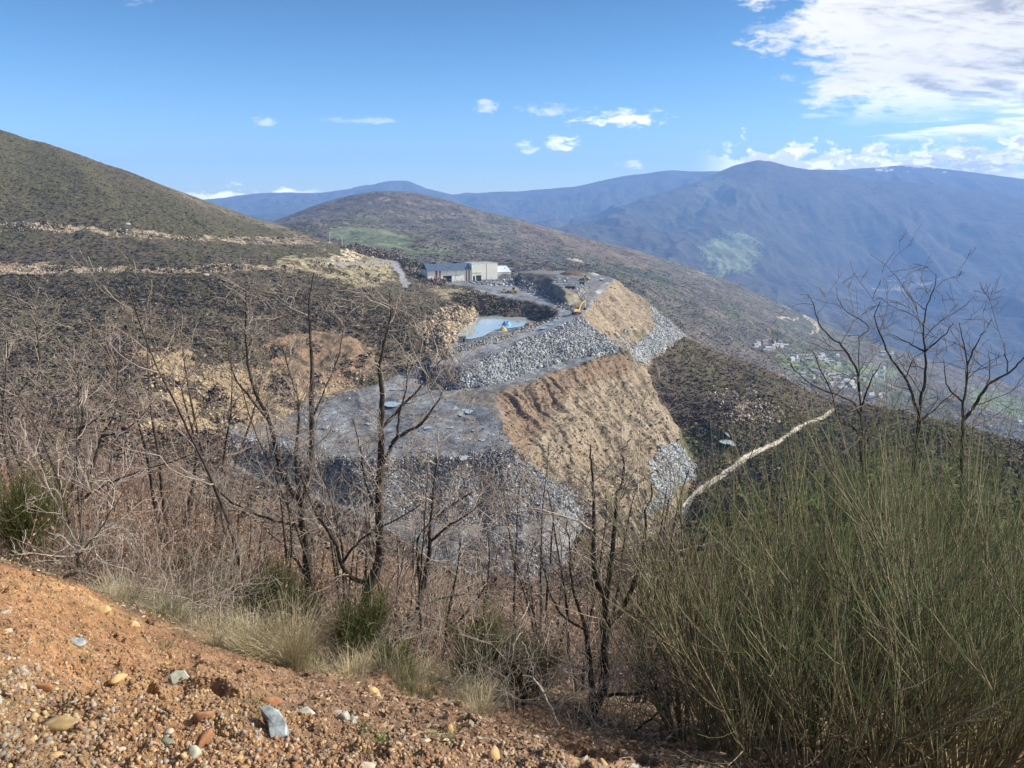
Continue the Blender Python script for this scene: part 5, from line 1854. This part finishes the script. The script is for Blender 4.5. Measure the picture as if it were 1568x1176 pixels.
heap(905, 421, 14, 10, 2.2, mat('grey_soil', (.3, .29, .27), .95, .1, vary=.35, scale=.5, bump=.2), 'soil_heap', 'pale grey heap behind the loader on the stockyard mound', 'heap', 560, 720, 8)
heap(676, 431, 6, 5, 3.4, mat('white_sand', (.66, .66, .64), .9, .1, vary=.1), 'sand_heap', 'white heap at the left of the dark warehouse doorway', 'heap', 600, 720, 7)

p = on_ground(708, 524, 350, 520)
hut = empty('pump_hut', (p.x, p.y, p.z), 'small grey block hut on the near shore of the pond', 'hut', rz=.2)
parts_box('wall', M_GREYW, hut, [((0, 0, 1.5), (3.6, 2.8, 3.0))])
parts_box('roof', mat('hut_roof', (.13, .14, .13), .8, .2), hut, [((0, 0, 3.1), (4.0, 3.2, .22))])
parts_box('door', M_DARK, hut, [((.6, -1.42, 1.1), (.9, .08, 2.1))])
for i, (px, py, w_, d, h, lb) in enumerate([(873, 442, 7.0, 2.2, 1.6, 'long low black container at the front edge of the stockyard mound'), (891, 436, 3.4, 2.2, 1.9, 'short black container right of the long low one')]):
    p = on_ground(px, py, 450, 720)
    e = empty('container', (p.x, p.y, p.z), lb, 'container', rz=.05)
    parts_box('body', M_TRACK, e, [((0, 0, h / 2 + .1), (w_, d, h))], .05)
    parts_box('rim', M_GREYW, e, [((0, -d / 2, h + .14), (w_ + .1, .14, .12)), ((0, d / 2, h + .14), (w_ + .1, .14, .12))])
    parts_box('skid', M_DARK, e, [((0, -d / 3, .06), (w_ - .2, .2, .16)), ((0, d / 3, .06), (w_ - .2, .2, .16))])
p = on_ground(846, 416, 600, 760)
e = empty('conveyor', (p.x, p.y, p.z), 'dark low conveyor frame on the far edge above the dark mound', 'conveyor')
parts_box('belt', M_TRACK, e, [((0, 0, 1.7), (8, 1, .3))])
for x in (-3.6, 0, 3.6):
    parts_box('leg', M_TRACK, e, [((x, 0, .8), (.2, .9, 1.6))])
# crates of split slate
crate = MB()
crate.box((0, 0, .08), (1.2, 1.0, .16))
for k in range(10):
    crate.box((-.5 + k * .11, 0, .16 + .38), (.085, .9 - .04 * (k % 3), .74 + .03 * (k % 2)))
cr_me = crate.build('slate_crate', M_SLATE2)
cr_m = cr_me.data
bpy.data.objects.remove(cr_me)
k = 0
for row in range(4):
    for c_ in range(9):
        px, py = 852 + c_ * 2.6 + row * 1.0, 427 + row * 3.6 - c_ * .1
        p = on_ground(px, py, 480, 720)
        if rgs.rand() < .25:
            continue
        o = link_mesh('slate_crate', cr_m)
        o.location = p
        o.rotation_euler = (0, 0, rgs.uniform(-.1, .1))
        o.scale = (1.25,) * 3
        tag(o, 'crate of split slate in the rows on the stockyard mound', 'crate', 'slate crates on the stockyard mound')
# poles and the pale wall by the steep road
M_POLE = mat('pole_concrete', (.55, .53, .5), .8, .2, vary=.1)
for px, py, h, lb in ((505, 371, 9, 'pale utility pole at the end of the big hill'), (524, 376, 11, 'taller utility pole right of the first one, meadow behind')):
    p = on_ground(px, py, 700, 1000)
    e = empty('utility_pole', (p.x, p.y, p.z - .3), lb, 'utility pole')
    b = MB()
    b.cyl((0, 0, h / 2), .32, h, 'Z', 10, .2)
    b.build('pole', M_POLE, e)
    b = MB()
    b.box((0, 0, h - .5), (2.2, .2, .22))
    b.build('crossarm', M_POLE, e)
p = on_ground(602, 399, 650, 820)
e = empty('retaining_wall', (p.x, p.y, p.z), 'white low wall at the top of the steep road', 'wall')
parts_box('panel', M_WALL, e, [((0, 0, .8), (11, .4, 2.0))])
parts_box('coping', M_GREYW, e, [((0, 0, 1.86), (11.2, .55, .12))])
p = on_ground(569, 395, 600, 900)
o = link_mesh('boulder', blk[2])
o.location, o.scale = p, (2.8, 2.4, 3.6)
tag(o, 'big pale boulder beside the road junction left of the white wall', 'boulder')
p = on_ground(765, 477, 450, 600)
o = link_mesh('boulder', blk[5])
o.location, o.scale = p, (1.7,) * 3
tag(o, 'single white boulder at the foot of the dark bank behind the pond', 'boulder')
for px, py, s_, lb in ((195, 344, 2.6, 'grey boulder standing above the upper terrace of the big hill'), (315, 421, 2.2, 'white rock on the lower terrace of the big hill'), (957, 660, 1.2, 'small dark rock on the tan fill')):
    p = on_ground(px, py, 250, 900)
    o = link_mesh('boulder', blk[2])
    o.location, o.scale = p, (s_,) * 3
    tag(o, lb, 'boulder')

# ------------------------------------------------------------------ houses of the village in the valley
M_HW = [mat('house_white', (.56, .55, .51), .8, .2, vary=.08), mat('house_stone', (.36, .33, .29), .9, .1, vary=.15), mat('house_cream', (.60, .50, .36), .8, .2, vary=.1)]
M_HR = [mat('slate_roof', (.20, .22, .26), .5, .5, vary=.15), mat('pale_roof', (.34, .35, .37), .5, .5, vary=.1), mat('tile_roof', (.32, .14, .09), .8, .2, vary=.15)]


def house_data(w_, d, h, rh, mw, mr):
    b = MB()
    b.box((0, 0, h / 2 - .8), (w_, d, h + 1.6))
    b.add([(-w_ / 2, -d / 2, h), (-w_ / 2, d / 2, h), (-w_ / 2, 0, h + rh), (w_ / 2, -d / 2, h), (w_ / 2, d / 2, h), (w_ / 2, 0, h + rh)], [(0, 2, 1), (3, 4, 5), (0, 1, 4, 3)])
    wo_ = b.build('wall', mw)
    r = MB()
    for sg in (-1, 1):
        vs = [(-w_ / 2 - .4, sg * (d / 2 + .5), h - .25), (w_ / 2 + .4, sg * (d / 2 + .5), h - .25), (w_ / 2 + .4, 0, h + rh + .05), (-w_ / 2 - .4, 0, h + rh + .05)]
        r.add(vs + [(a, bb, c + .3) for a, bb, c in vs], [(0, 3, 2, 1), (4, 5, 6, 7), (0, 1, 5, 4), (1, 2, 6, 5), (2, 3, 7, 6), (3, 0, 4, 7)])
    r.box((w_ * .25, d * .12, h + rh), (.8, .8, 1.6))
    ro = r.build('roof', mr)
    out = (wo_.data, ro.data)
    for o in (wo_, ro):
        bpy.data.objects.remove(o)
    return out


HD = [house_data(12, 8, 6, 2.6, M_HW[0], M_HR[0]), house_data(9, 8, 5.4, 2.4, M_HW[1], M_HR[0]), house_data(14, 9, 6, 2.4, M_HW[0], M_HR[1]), house_data(9, 7, 5, 2.2, M_HW[2], M_HR[2]), house_data(20, 11, 5, 2.0, M_HW[1], M_HR[1])]
HL = ['white house with dark slate roof in the valley village', 'stone house with dark slate roof in the valley village', 'white house with pale roof in the valley village', 'cream house with reddish roof in the valley village', 'long barn with pale roof in the valley village']
spots = []
for cx, cy, sx2, sy2, n, dens_ in ((1180, 531, 17, 8, 20, 1), (1225, 552, 12, 5, 12, 1), (1262, 552, 22, 7, 18, 1), (1255, 577, 30, 8, 24, 1), (1300, 588, 28, 8, 20, 1), (1345, 575, 14, 7, 8, 1), (1335, 605, 16, 5, 8, 1), (1355, 543, 12, 3, 4, 1), (1176, 508, 1, 1, 1, 1), (1520, 655, 30, 8, 4, 1)):
    for i in range(n):
        for _try in range(8):
            px, py = cx + rgs.normal(0, .55) * sx2, cy + rgs.normal(0, .55) * sy2
            p = on_ground(px, py, 900, 3000)
            if all((p.x - q.x) ** 2 + (p.y - q.y) ** 2 > 14 ** 2 for q in spots):
                break
        else:
            continue
        if p.y > 2900:
            continue
        spots.append(p)
        k = rgs.choice(5, p=(.34, .16, .26, .12, .12))
        e = empty('house', (p.x, p.y, p.z), HL[k], 'house', ('white slate roofed houses', 'stone houses', 'white pale roofed houses', 'cream houses', 'barns')[k] + ' of the village', rgs.uniform(-.7, .7), rgs.uniform(.6, .9))
        link_mesh('wall', HD[k][0], e)
        link_mesh('roof', HD[k][1], e)
# far hamlet on the massif
for i in range(9):
    p = on_ground(1372 + rgs.normal(0, 14), 432 + rgs.normal(0, .8), 4300, 8000)
    e = empty('house', (p.x, p.y, p.z), 'tiny pale house of the hamlet high on the blue massif', 'house', 'houses of the far hamlet', rgs.uniform(-.5, .5), 1.3)
    link_mesh('wall', HD[2][0], e)
    link_mesh('roof', HD[2][1], e)
print('quarry', round(time.time() - T0, 1))
# ------------------------------------------------------------------ scrub on the slopes (far too many bushes to count)
M_SCRUB = col_mat('scrub_colours', .95, .05)


def scrub(name, pts, smin, smax, cols, label, k=6, hfac=.8, weights=None, ragged=.42, power=1.5):
    n = len(pts)
    s_ = smin + (smax - smin) * rgs.rand(n) ** power
    cc = np.array(cols)
    ci = rgs.choice(len(cols), n, p=weights)
    # bushes of one kind grow in drifts
    q_ = 14 * max(1.0, float(np.median(pts[:, 1])) / 420)
    dr = ((fbm(pts[:, 0] / q_, pts[:, 1] / q_, 4, .6) + 1) / 2 * len(cols) * 1.7 - .35 * len(cols)).astype(int)
    ci = np.where(rgs.rand(n) < .8, np.clip(dr, 0, len(cols) - 1), ci)
    c = cc[ci] * rgs.uniform(.82, 1.18, (n, 1))
    ctr = rgs.normal(0, 1, (n, k, 3)) * np.array((.36, .36, .3)) + np.array((0, 0, .42))
    ctr[..., 2] = np.abs(ctr[..., 2])
    tri = rgs.normal(0, ragged, (n, k, 3, 3)) * np.array((1, 1, .9))
    V = (ctr[:, :, None] + tri) * np.array((1, 1, hfac)) * s_[:, None, None, None]
    V[..., 2] = np.maximum(V[..., 2], -.2 * s_[:, None, None])
    V += pts[:, None, None, :]
    cv = np.repeat(np.repeat(c, k, 0) * rgs.uniform(.86, 1.15, (n * k, 1)), 3, 0)
    o = mesh_from(name, V.reshape(-1, 3), np.arange(n * k * 3).reshape(-1, 3), M_SCRUB, 'stuff', cv)
    o['label'] = label
    nr = ctr[:, :, None] * np.array((1.3, 1.3, .7)) + tri * .6 + np.array((0, 0, 1.1))
    nr = nr / (np.linalg.norm(nr, axis=-1, keepdims=True) + 1e-9)
    o.data.normals_split_custom_set_from_vertices(nr.reshape(-1, 3).astype(np.float32))
    return o


HEATH = [(.105, .095, .045), (.16, .13, .09), (.095, .08, .05), (.20, .16, .125), (.155, .105, .105), (.115, .12, .048), (.26, .21, .165)]
bare = zb([(200, 535), (260, 528), (330, 560), (480, 570), (560, 592), (480, 622), (430, 642), (330, 672), (225, 665), (200, 620), (230, 580)], 180, 500, 2.4) | \
    zb([(395, 520), (440, 508), (520, 510), (580, 540), (600, 560), (560, 590), (470, 600), (420, 560)], 180, 500, 2.4) | TER | \
    zb([(660, 437), (730, 447), (765, 458), (770, 470), (740, 478), (700, 468), (672, 455)], 400, 700) | \
    zb([(645, 500), (680, 470), (720, 465), (735, 480), (712, 500), (700, 515), (685, 530), (665, 552), (655, 545)], 350, 600) | \
    zb([(430, 395), (470, 392), (600, 395), (600, 430), (560, 445), (480, 420), (430, 410)], 400, 900) | \
    zb([(1035, 735), (1090, 720), (1105, 680), (1130, 690), (1135, 705), (1090, 740), (1060, 760), (1040, 760)], 250, 420, 1) | \
    (PXv > 1000) & (YY > 250) & (YY < 460) & (dm < 1.5)
hill = (cat == 1) & (YY > 170) & (YY < 930) & INFR & ~bare
left = hill & (PXv < 760)
scrub('heather', pick(left & (YY < 460), 30000), .5, 1.5, [tuple(q * 1.3 for q in c_) for c_ in HEATH], 'brown heather and broom scrub on the slope left of the pit', hfac=.65)
scrub('heather', pick(left & (YY >= 400), 32000), .5, 1.5, [(.125, .10, .07), (.095, .085, .04), (.105, .10, .045), (.085, .075, .04), (.115, .095, .065)], 'low olive heath on the big hill', hfac=.45)
scrub('heather', pick(hill & (PXv >= 760) & (YY > 250), 15000), .6, 1.6, [HEATH[0], HEATH[2], HEATH[1], HEATH[4], HEATH[3]], 'dark scrub on the ridge right of the fill', hfac=.65)
scrub('heather', pick(bare & (cat == 1) & INFR & (fbm(XX / 11, YY / 14, 4, .6) > 0.02), 4200), .5, 1.7, HEATH, 'sparse bushes on bare scree and terraces')
scrub('slope_scrub', pick((cat == 1) & (YY > 85) & (YY < 420) & (PXv > 1035) & (PYv > 640) & (dm > 1.3) & INFR, 14000), .45, 1.5, [(.09, .125, .03), (.125, .15, .045), (.07, .085, .03), (.15, .13, .08)], 'green scrub on the slope below the gravel track')
scrub('slope_scrub', pick((cat == 1) & (YY > 60) & (YY < 285) & (PXv < 1035) & (PYv > 660) & INFR, 20000), .4, 1.4, [(.19, .125, .085), (.24, .165, .115), (.14, .10, .08), (.16, .15, .10), (.28, .19, .14)], 'rosy brown thicket filling the hollow below the bank')
scrub('fill_weeds', pick((cat == 3) & INFR, 1500), .4, 1.1, [(.15, .135, .08), (.18, .15, .09), (.24, .21, .13)], 'weeds dotted over the tan fill')
# bare trees and tall bushes on the knoll left of the warehouse, around the pond
KN = zb([(520, 380), (560, 378), (640, 402), (668, 420), (690, 434), (650, 436), (628, 425), (612, 400), (560, 393)], 600, 900, .5)
scrub('knoll_scrub', pick(KN, 2600), 1.2, 3.4, [(.24, .19, .16), (.30, .25, .22), (.13, .13, .07)], 'grey brown bushes on the knoll beside the warehouse', k=14, hfac=1.2, ragged=.25)
scrub('bank_scrub', pick(zb([(690, 448), (760, 456), (800, 462), (770, 482), (740, 480), (700, 468)], 420, 640, 1), 1300), .8, 1.9, [(.20, .165, .13), (.13, .12, .08), (.25, .21, .17)], 'leafless scrub on the bank behind the pond', k=10)
scrub('far_scrub', pick((cat == 6) & (YY < 1900) & (YY > 1000) & VISM & INFR & ~zone([(500, 362), (560, 358), (620, 366), (640, 378), (600, 392), (530, 385)], 900, 1900, 1.2), 34000), 1.0, 4.5, [(.165, .145, .115), (.11, .125, .06), (.19, .165, .15), (.135, .12, .09), (.22, .19, .16)], 'heath and small trees on the middle hill', k=5, hfac=.4, power=2.5)
scrub('far_scrub', pick((cat == 6) & (YY >= 1900) & (YY < 2800) & INFR, 12000), 1.5, 5, [(.165, .14, .115), (.14, .13, .085), (.19, .16, .135)], 'heath on the top of the middle hill', k=4, hfac=.35, power=2.5)
print('scrub', round(time.time() - T0, 1))

# ------------------------------------------------------------------ stones on the bank
nb_m = (YY > 1.6) & (YY < 6.8) & INFR & (PXv < 1250)
EARTH = [(.33, .195, .10), (.37, .24, .13), (.27, .155, .09), (.20, .135, .09), (.44, .33, .20), (.33, .29, .25), (.17, .10, .065), (.33, .20, .11)]
rocks('gravel', pick(nb_m, 42000), .003, .021, EARTH, M_STONE, 'orange gravel and crumbs of earth on the bank', flat=(.9, .7, .5), power=2.6, lift=.05)
edge_m = nb_m & (YY > 3.4)
rocks('gravel', pick(nb_m & (PXv + wn * 60 < 170) & (YY < 3.0), 2600), .004, .026, EARTH[:5] + [(.45, .36, .19), (.17, .15, .13), (.30,.26,.22)], M_STONE, 'coarse grey and yellow stones at the near left corner of the bank', flat=(.9, .7, .5), power=2.4, lift=.1)
M_PEB = [mat('ochre_stone', (.50, .34, .17), .85, .2, vary=.35, scale=18, bump=.004), mat('grey_stone', (.36, .34, .31), .8, .25, vary=.3, scale=18, bump=.004), mat('rust_stone', (.30, .15, .08), .85, .2, vary=.35, scale=18, bump=.004),
         mat('pale_stone', (.45, .38, .29), .8, .25, vary=.2, scale=18, bump=.004)]
peb = []
for k in range(8):
    co, F = facet_stone(80 + k, 2, 11, .05)
    peb.append((np_mesh('stone', co * np.array((1, .8, .62)), F, M_PEB[k % 4]), ('ochre', 'grey', 'rust brown', 'pale')[k % 4]))
P = pick(nb_m, 170)
for i in range(len(P)):
    me, cn_ = peb[rgs.randint(0, 8)]
    o = link_mesh('stone', me)
    s_ = .012 + .034 * rgs.rand() ** 2.5
    o.location = P[i] + np.array((0, 0, s_ * .25))
    o.scale = (s_ * rgs.uniform(.8, 1.4), s_, s_ * rgs.uniform(.6, 1))
    o.rotation_euler = (rgs.uniform(-.4, .4), rgs.uniform(-.4, .4), rgs.uniform(0, 6))
    tag(o, 'loose %s stone among the gravel of the orange bank' % cn_, 'stone', '%s stones on the orange bank' % cn_)


def slab(pts, Yc, th, m, label, name='stone_slab', y1=7, as_rock=True):
    """stone lying on the bank; the outline is surveyed onto the mean slope of the ground"""
    G = [on_ground(px, py, 1.2, y1) for px, py in pts]
    c = sum(G, Vector()) / len(G)
    nrm = Vector((.02, -.12 - .38, 1)).normalized()
    Pt = []
    for px, py in pts:
        a_, t_ = ray(px, py)
        d = Vector((a_, 1, t_))
        Pt.append(d * (c.dot(nrm) / d.dot(nrm)))
    c = sum(Pt, Vector()) / len(Pt)
    if as_rock:
        xs, q = [p.x for p in Pt], [(p - c).length for p in Pt]
        wdt = (max(xs) - min(xs)) / 2
        dpt = max(abs((p - c).y) for p in Pt)
        co, F = facet_stone(int(pts[0][0]) + 7, 2, 8, .05)
        o = link_mesh(name, np_mesh(name, co * np.array((wdt * 1.25, min(max(dpt, wdt * .7), wdt * 1.3) * 1.1, min(wdt, th) * 1.3)), F, m))
        o.location = c
        o.rotation_euler = nrm.to_track_quat('Z', 'Y').to_euler()
        return tag(o, label, 'stone')
    b = MB()
    n = len(Pt)
    lo = [p - nrm * .03 - c for p in Pt]
    mid = [p + nrm * (th * .7 + rgs.uniform(-.003, .003)) - c for p in Pt]
    cc = sum(mid, Vector()) / n
    hi = [cc + (p - cc) * .88 + nrm * (th * .3 + rgs.uniform(-.003, .002)) for p in mid]
    b.add(lo + mid + hi + [cc + nrm * th * .34], [(i, (i + 1) % n, n + (i + 1) % n, n + i) for i in range(n)] + [(n + i, n + (i + 1) % n, 2 * n + (i + 1) % n, 2 * n + i) for i in range(n)] + [(2 * n + i, 2 * n + (i + 1) % n, 3 * n) for i in range(n)])
    o = b.build(name, m)
    o.location = c
    return tag(o, label, 'stone')


M_BLUE = mat('blue_slate', (.25, .29, .30), .6, .4, vary=.55, scale=16, bump=.006)
M_PALE = mat('pale_green_slate', (.40, .41, .34), .7, .3, vary=.2, scale=14, bump=.006)
slab([(398, 1086), (412, 1082), (428, 1090), (440, 1110), (441, 1135), (436, 1162), (420, 1152), (413, 1125), (410, 1100)], 3, .018, M_BLUE, 'large blue grey slab with white streaks lying on the bank', as_rock=False)
slab([(260, 1036), (270, 1029), (284, 1029), (296, 1045), (304, 1064), (290, 1062), (275, 1060), (264, 1050)], 3, .02, M_PALE, 'pale green slab with a dirt smear above the big blue slab', as_rock=False)
slab([(100, 984), (112, 979), (124, 980), (129, 988), (118, 993), (104, 990)], 3, .03, M_BLUE, 'flat blue grey stone high on the bank at the left')
slab([(438, 1092), (458, 1087), (478, 1090), (482, 1098), (460, 1097), (444, 1098)], 3, .02, M_PALE, 'long pale flat stone right of the big blue slab')
slab([(288, 1145), (296, 1139), (302, 1150), (304, 1162), (296, 1164)], 3, .02, M_PALE, 'small upright pale stone at the bottom left of the blue slab')
slab([(245, 1135), (255, 1130), (264, 1133), (260, 1143), (250, 1146)], 3, .012, mat('green_stone', (.16, .18, .14), .7, .3), 'dark green flat stone on the orange earth')
slab([(302, 1092), (315, 1083), (330, 1092), (336, 1108), (318, 1112), (306, 1106)], 3, .05, M_PEB[2], 'rust brown rock half buried in the middle of the bank')
slab([(395, 1078), (410, 1070), (425, 1074), (432, 1082), (418, 1088), (402, 1086)], 3, .04, M_PEB[2], 'rust coloured rock at the head of the blue slab')
slab([(45, 1052), (60, 1046), (74, 1050), (72, 1060), (55, 1062)], 3, .03, M_PEB[2], 'rounded reddish stone at the left of the bank')
slab([(25, 1048), (38, 1045), (42, 1053), (34, 1058), (26, 1056)], 3, .025, M_PEB[3], 'white stone beside the rounded reddish one')
slab([(5, 965), (15, 960), (22, 966), (16, 975), (6, 974)], 3, .03, M_PEB[3], 'white stone near the left edge of the picture')
slab([(66, 1112), (80, 1097), (100, 1095), (128, 1100), (130, 1118), (110, 1128), (86, 1126), (70, 1130)], 3, .03, mat('yellow_stone', (.36, .26, .13), .8, .2, vary=.25, scale=18, bump=.004), 'pale yellow flaky rock low at the left of the bank')
slab([(140, 930), (155, 925), (166, 935), (158, 948), (146, 945)], 3, .05, M_PEB[0], 'ochre rock on the crest of the bank')
slab([(195, 955), (206, 952), (212, 962), (204, 970), (194, 966)], 3, .05, M_PEB[0], 'ochre rock by the crest below the bent sapling')
slab([(556, 1062), (568, 1055), (580, 1060), (580, 1070), (566, 1074)], 3, .06, M_PEB[0], 'ochre rock where the bank meets the leaning oak')
slab([(512, 1098), (524, 1092), (540, 1098), (538, 1106), (520, 1106)], 3, .03, M_PEB[1], 'grey rock above the soft grass tuft')
print('stones', round(time.time() - T0, 1))
# ------------------------------------------------------------------ the blue air
def haze():
    x0, x1, y0, y1, z0, z1 = -11500, 11500, -60, 11300, -1250, 760
    co = [(x, y, zz) for x in (x0, x1) for y in (y0, y1) for zz in (z0, z1)]
    fs = [(0, 1, 3, 2), (4, 6, 7, 5), (0, 4, 5, 1), (2, 3, 7, 6), (0, 2, 6, 4), (1, 5, 7, 3)]
    m = bpy.data.materials.new('blue_air')
    m.use_nodes = True
    nt = m.node_tree
    nt.nodes.clear()
    o = nt.nodes.new('ShaderNodeOutputMaterial')
    v = nt.nodes.new('ShaderNodeVolumePrincipled')
    v.inputs['Color'].default_value = (.27, .50, 1.0, 1)
    v.inputs['Density'].default_value = 1.08e-4
    v.inputs['Anisotropy'].default_value = 0.0
    nt.links.new(v.outputs[0], o.inputs['Volume'])
    h = mesh_from('haze', co, fs, m, 'stuff')
    h['label'] = 'thin blue haze over the valley'
    h.display_type = 'WIRE'
haze()
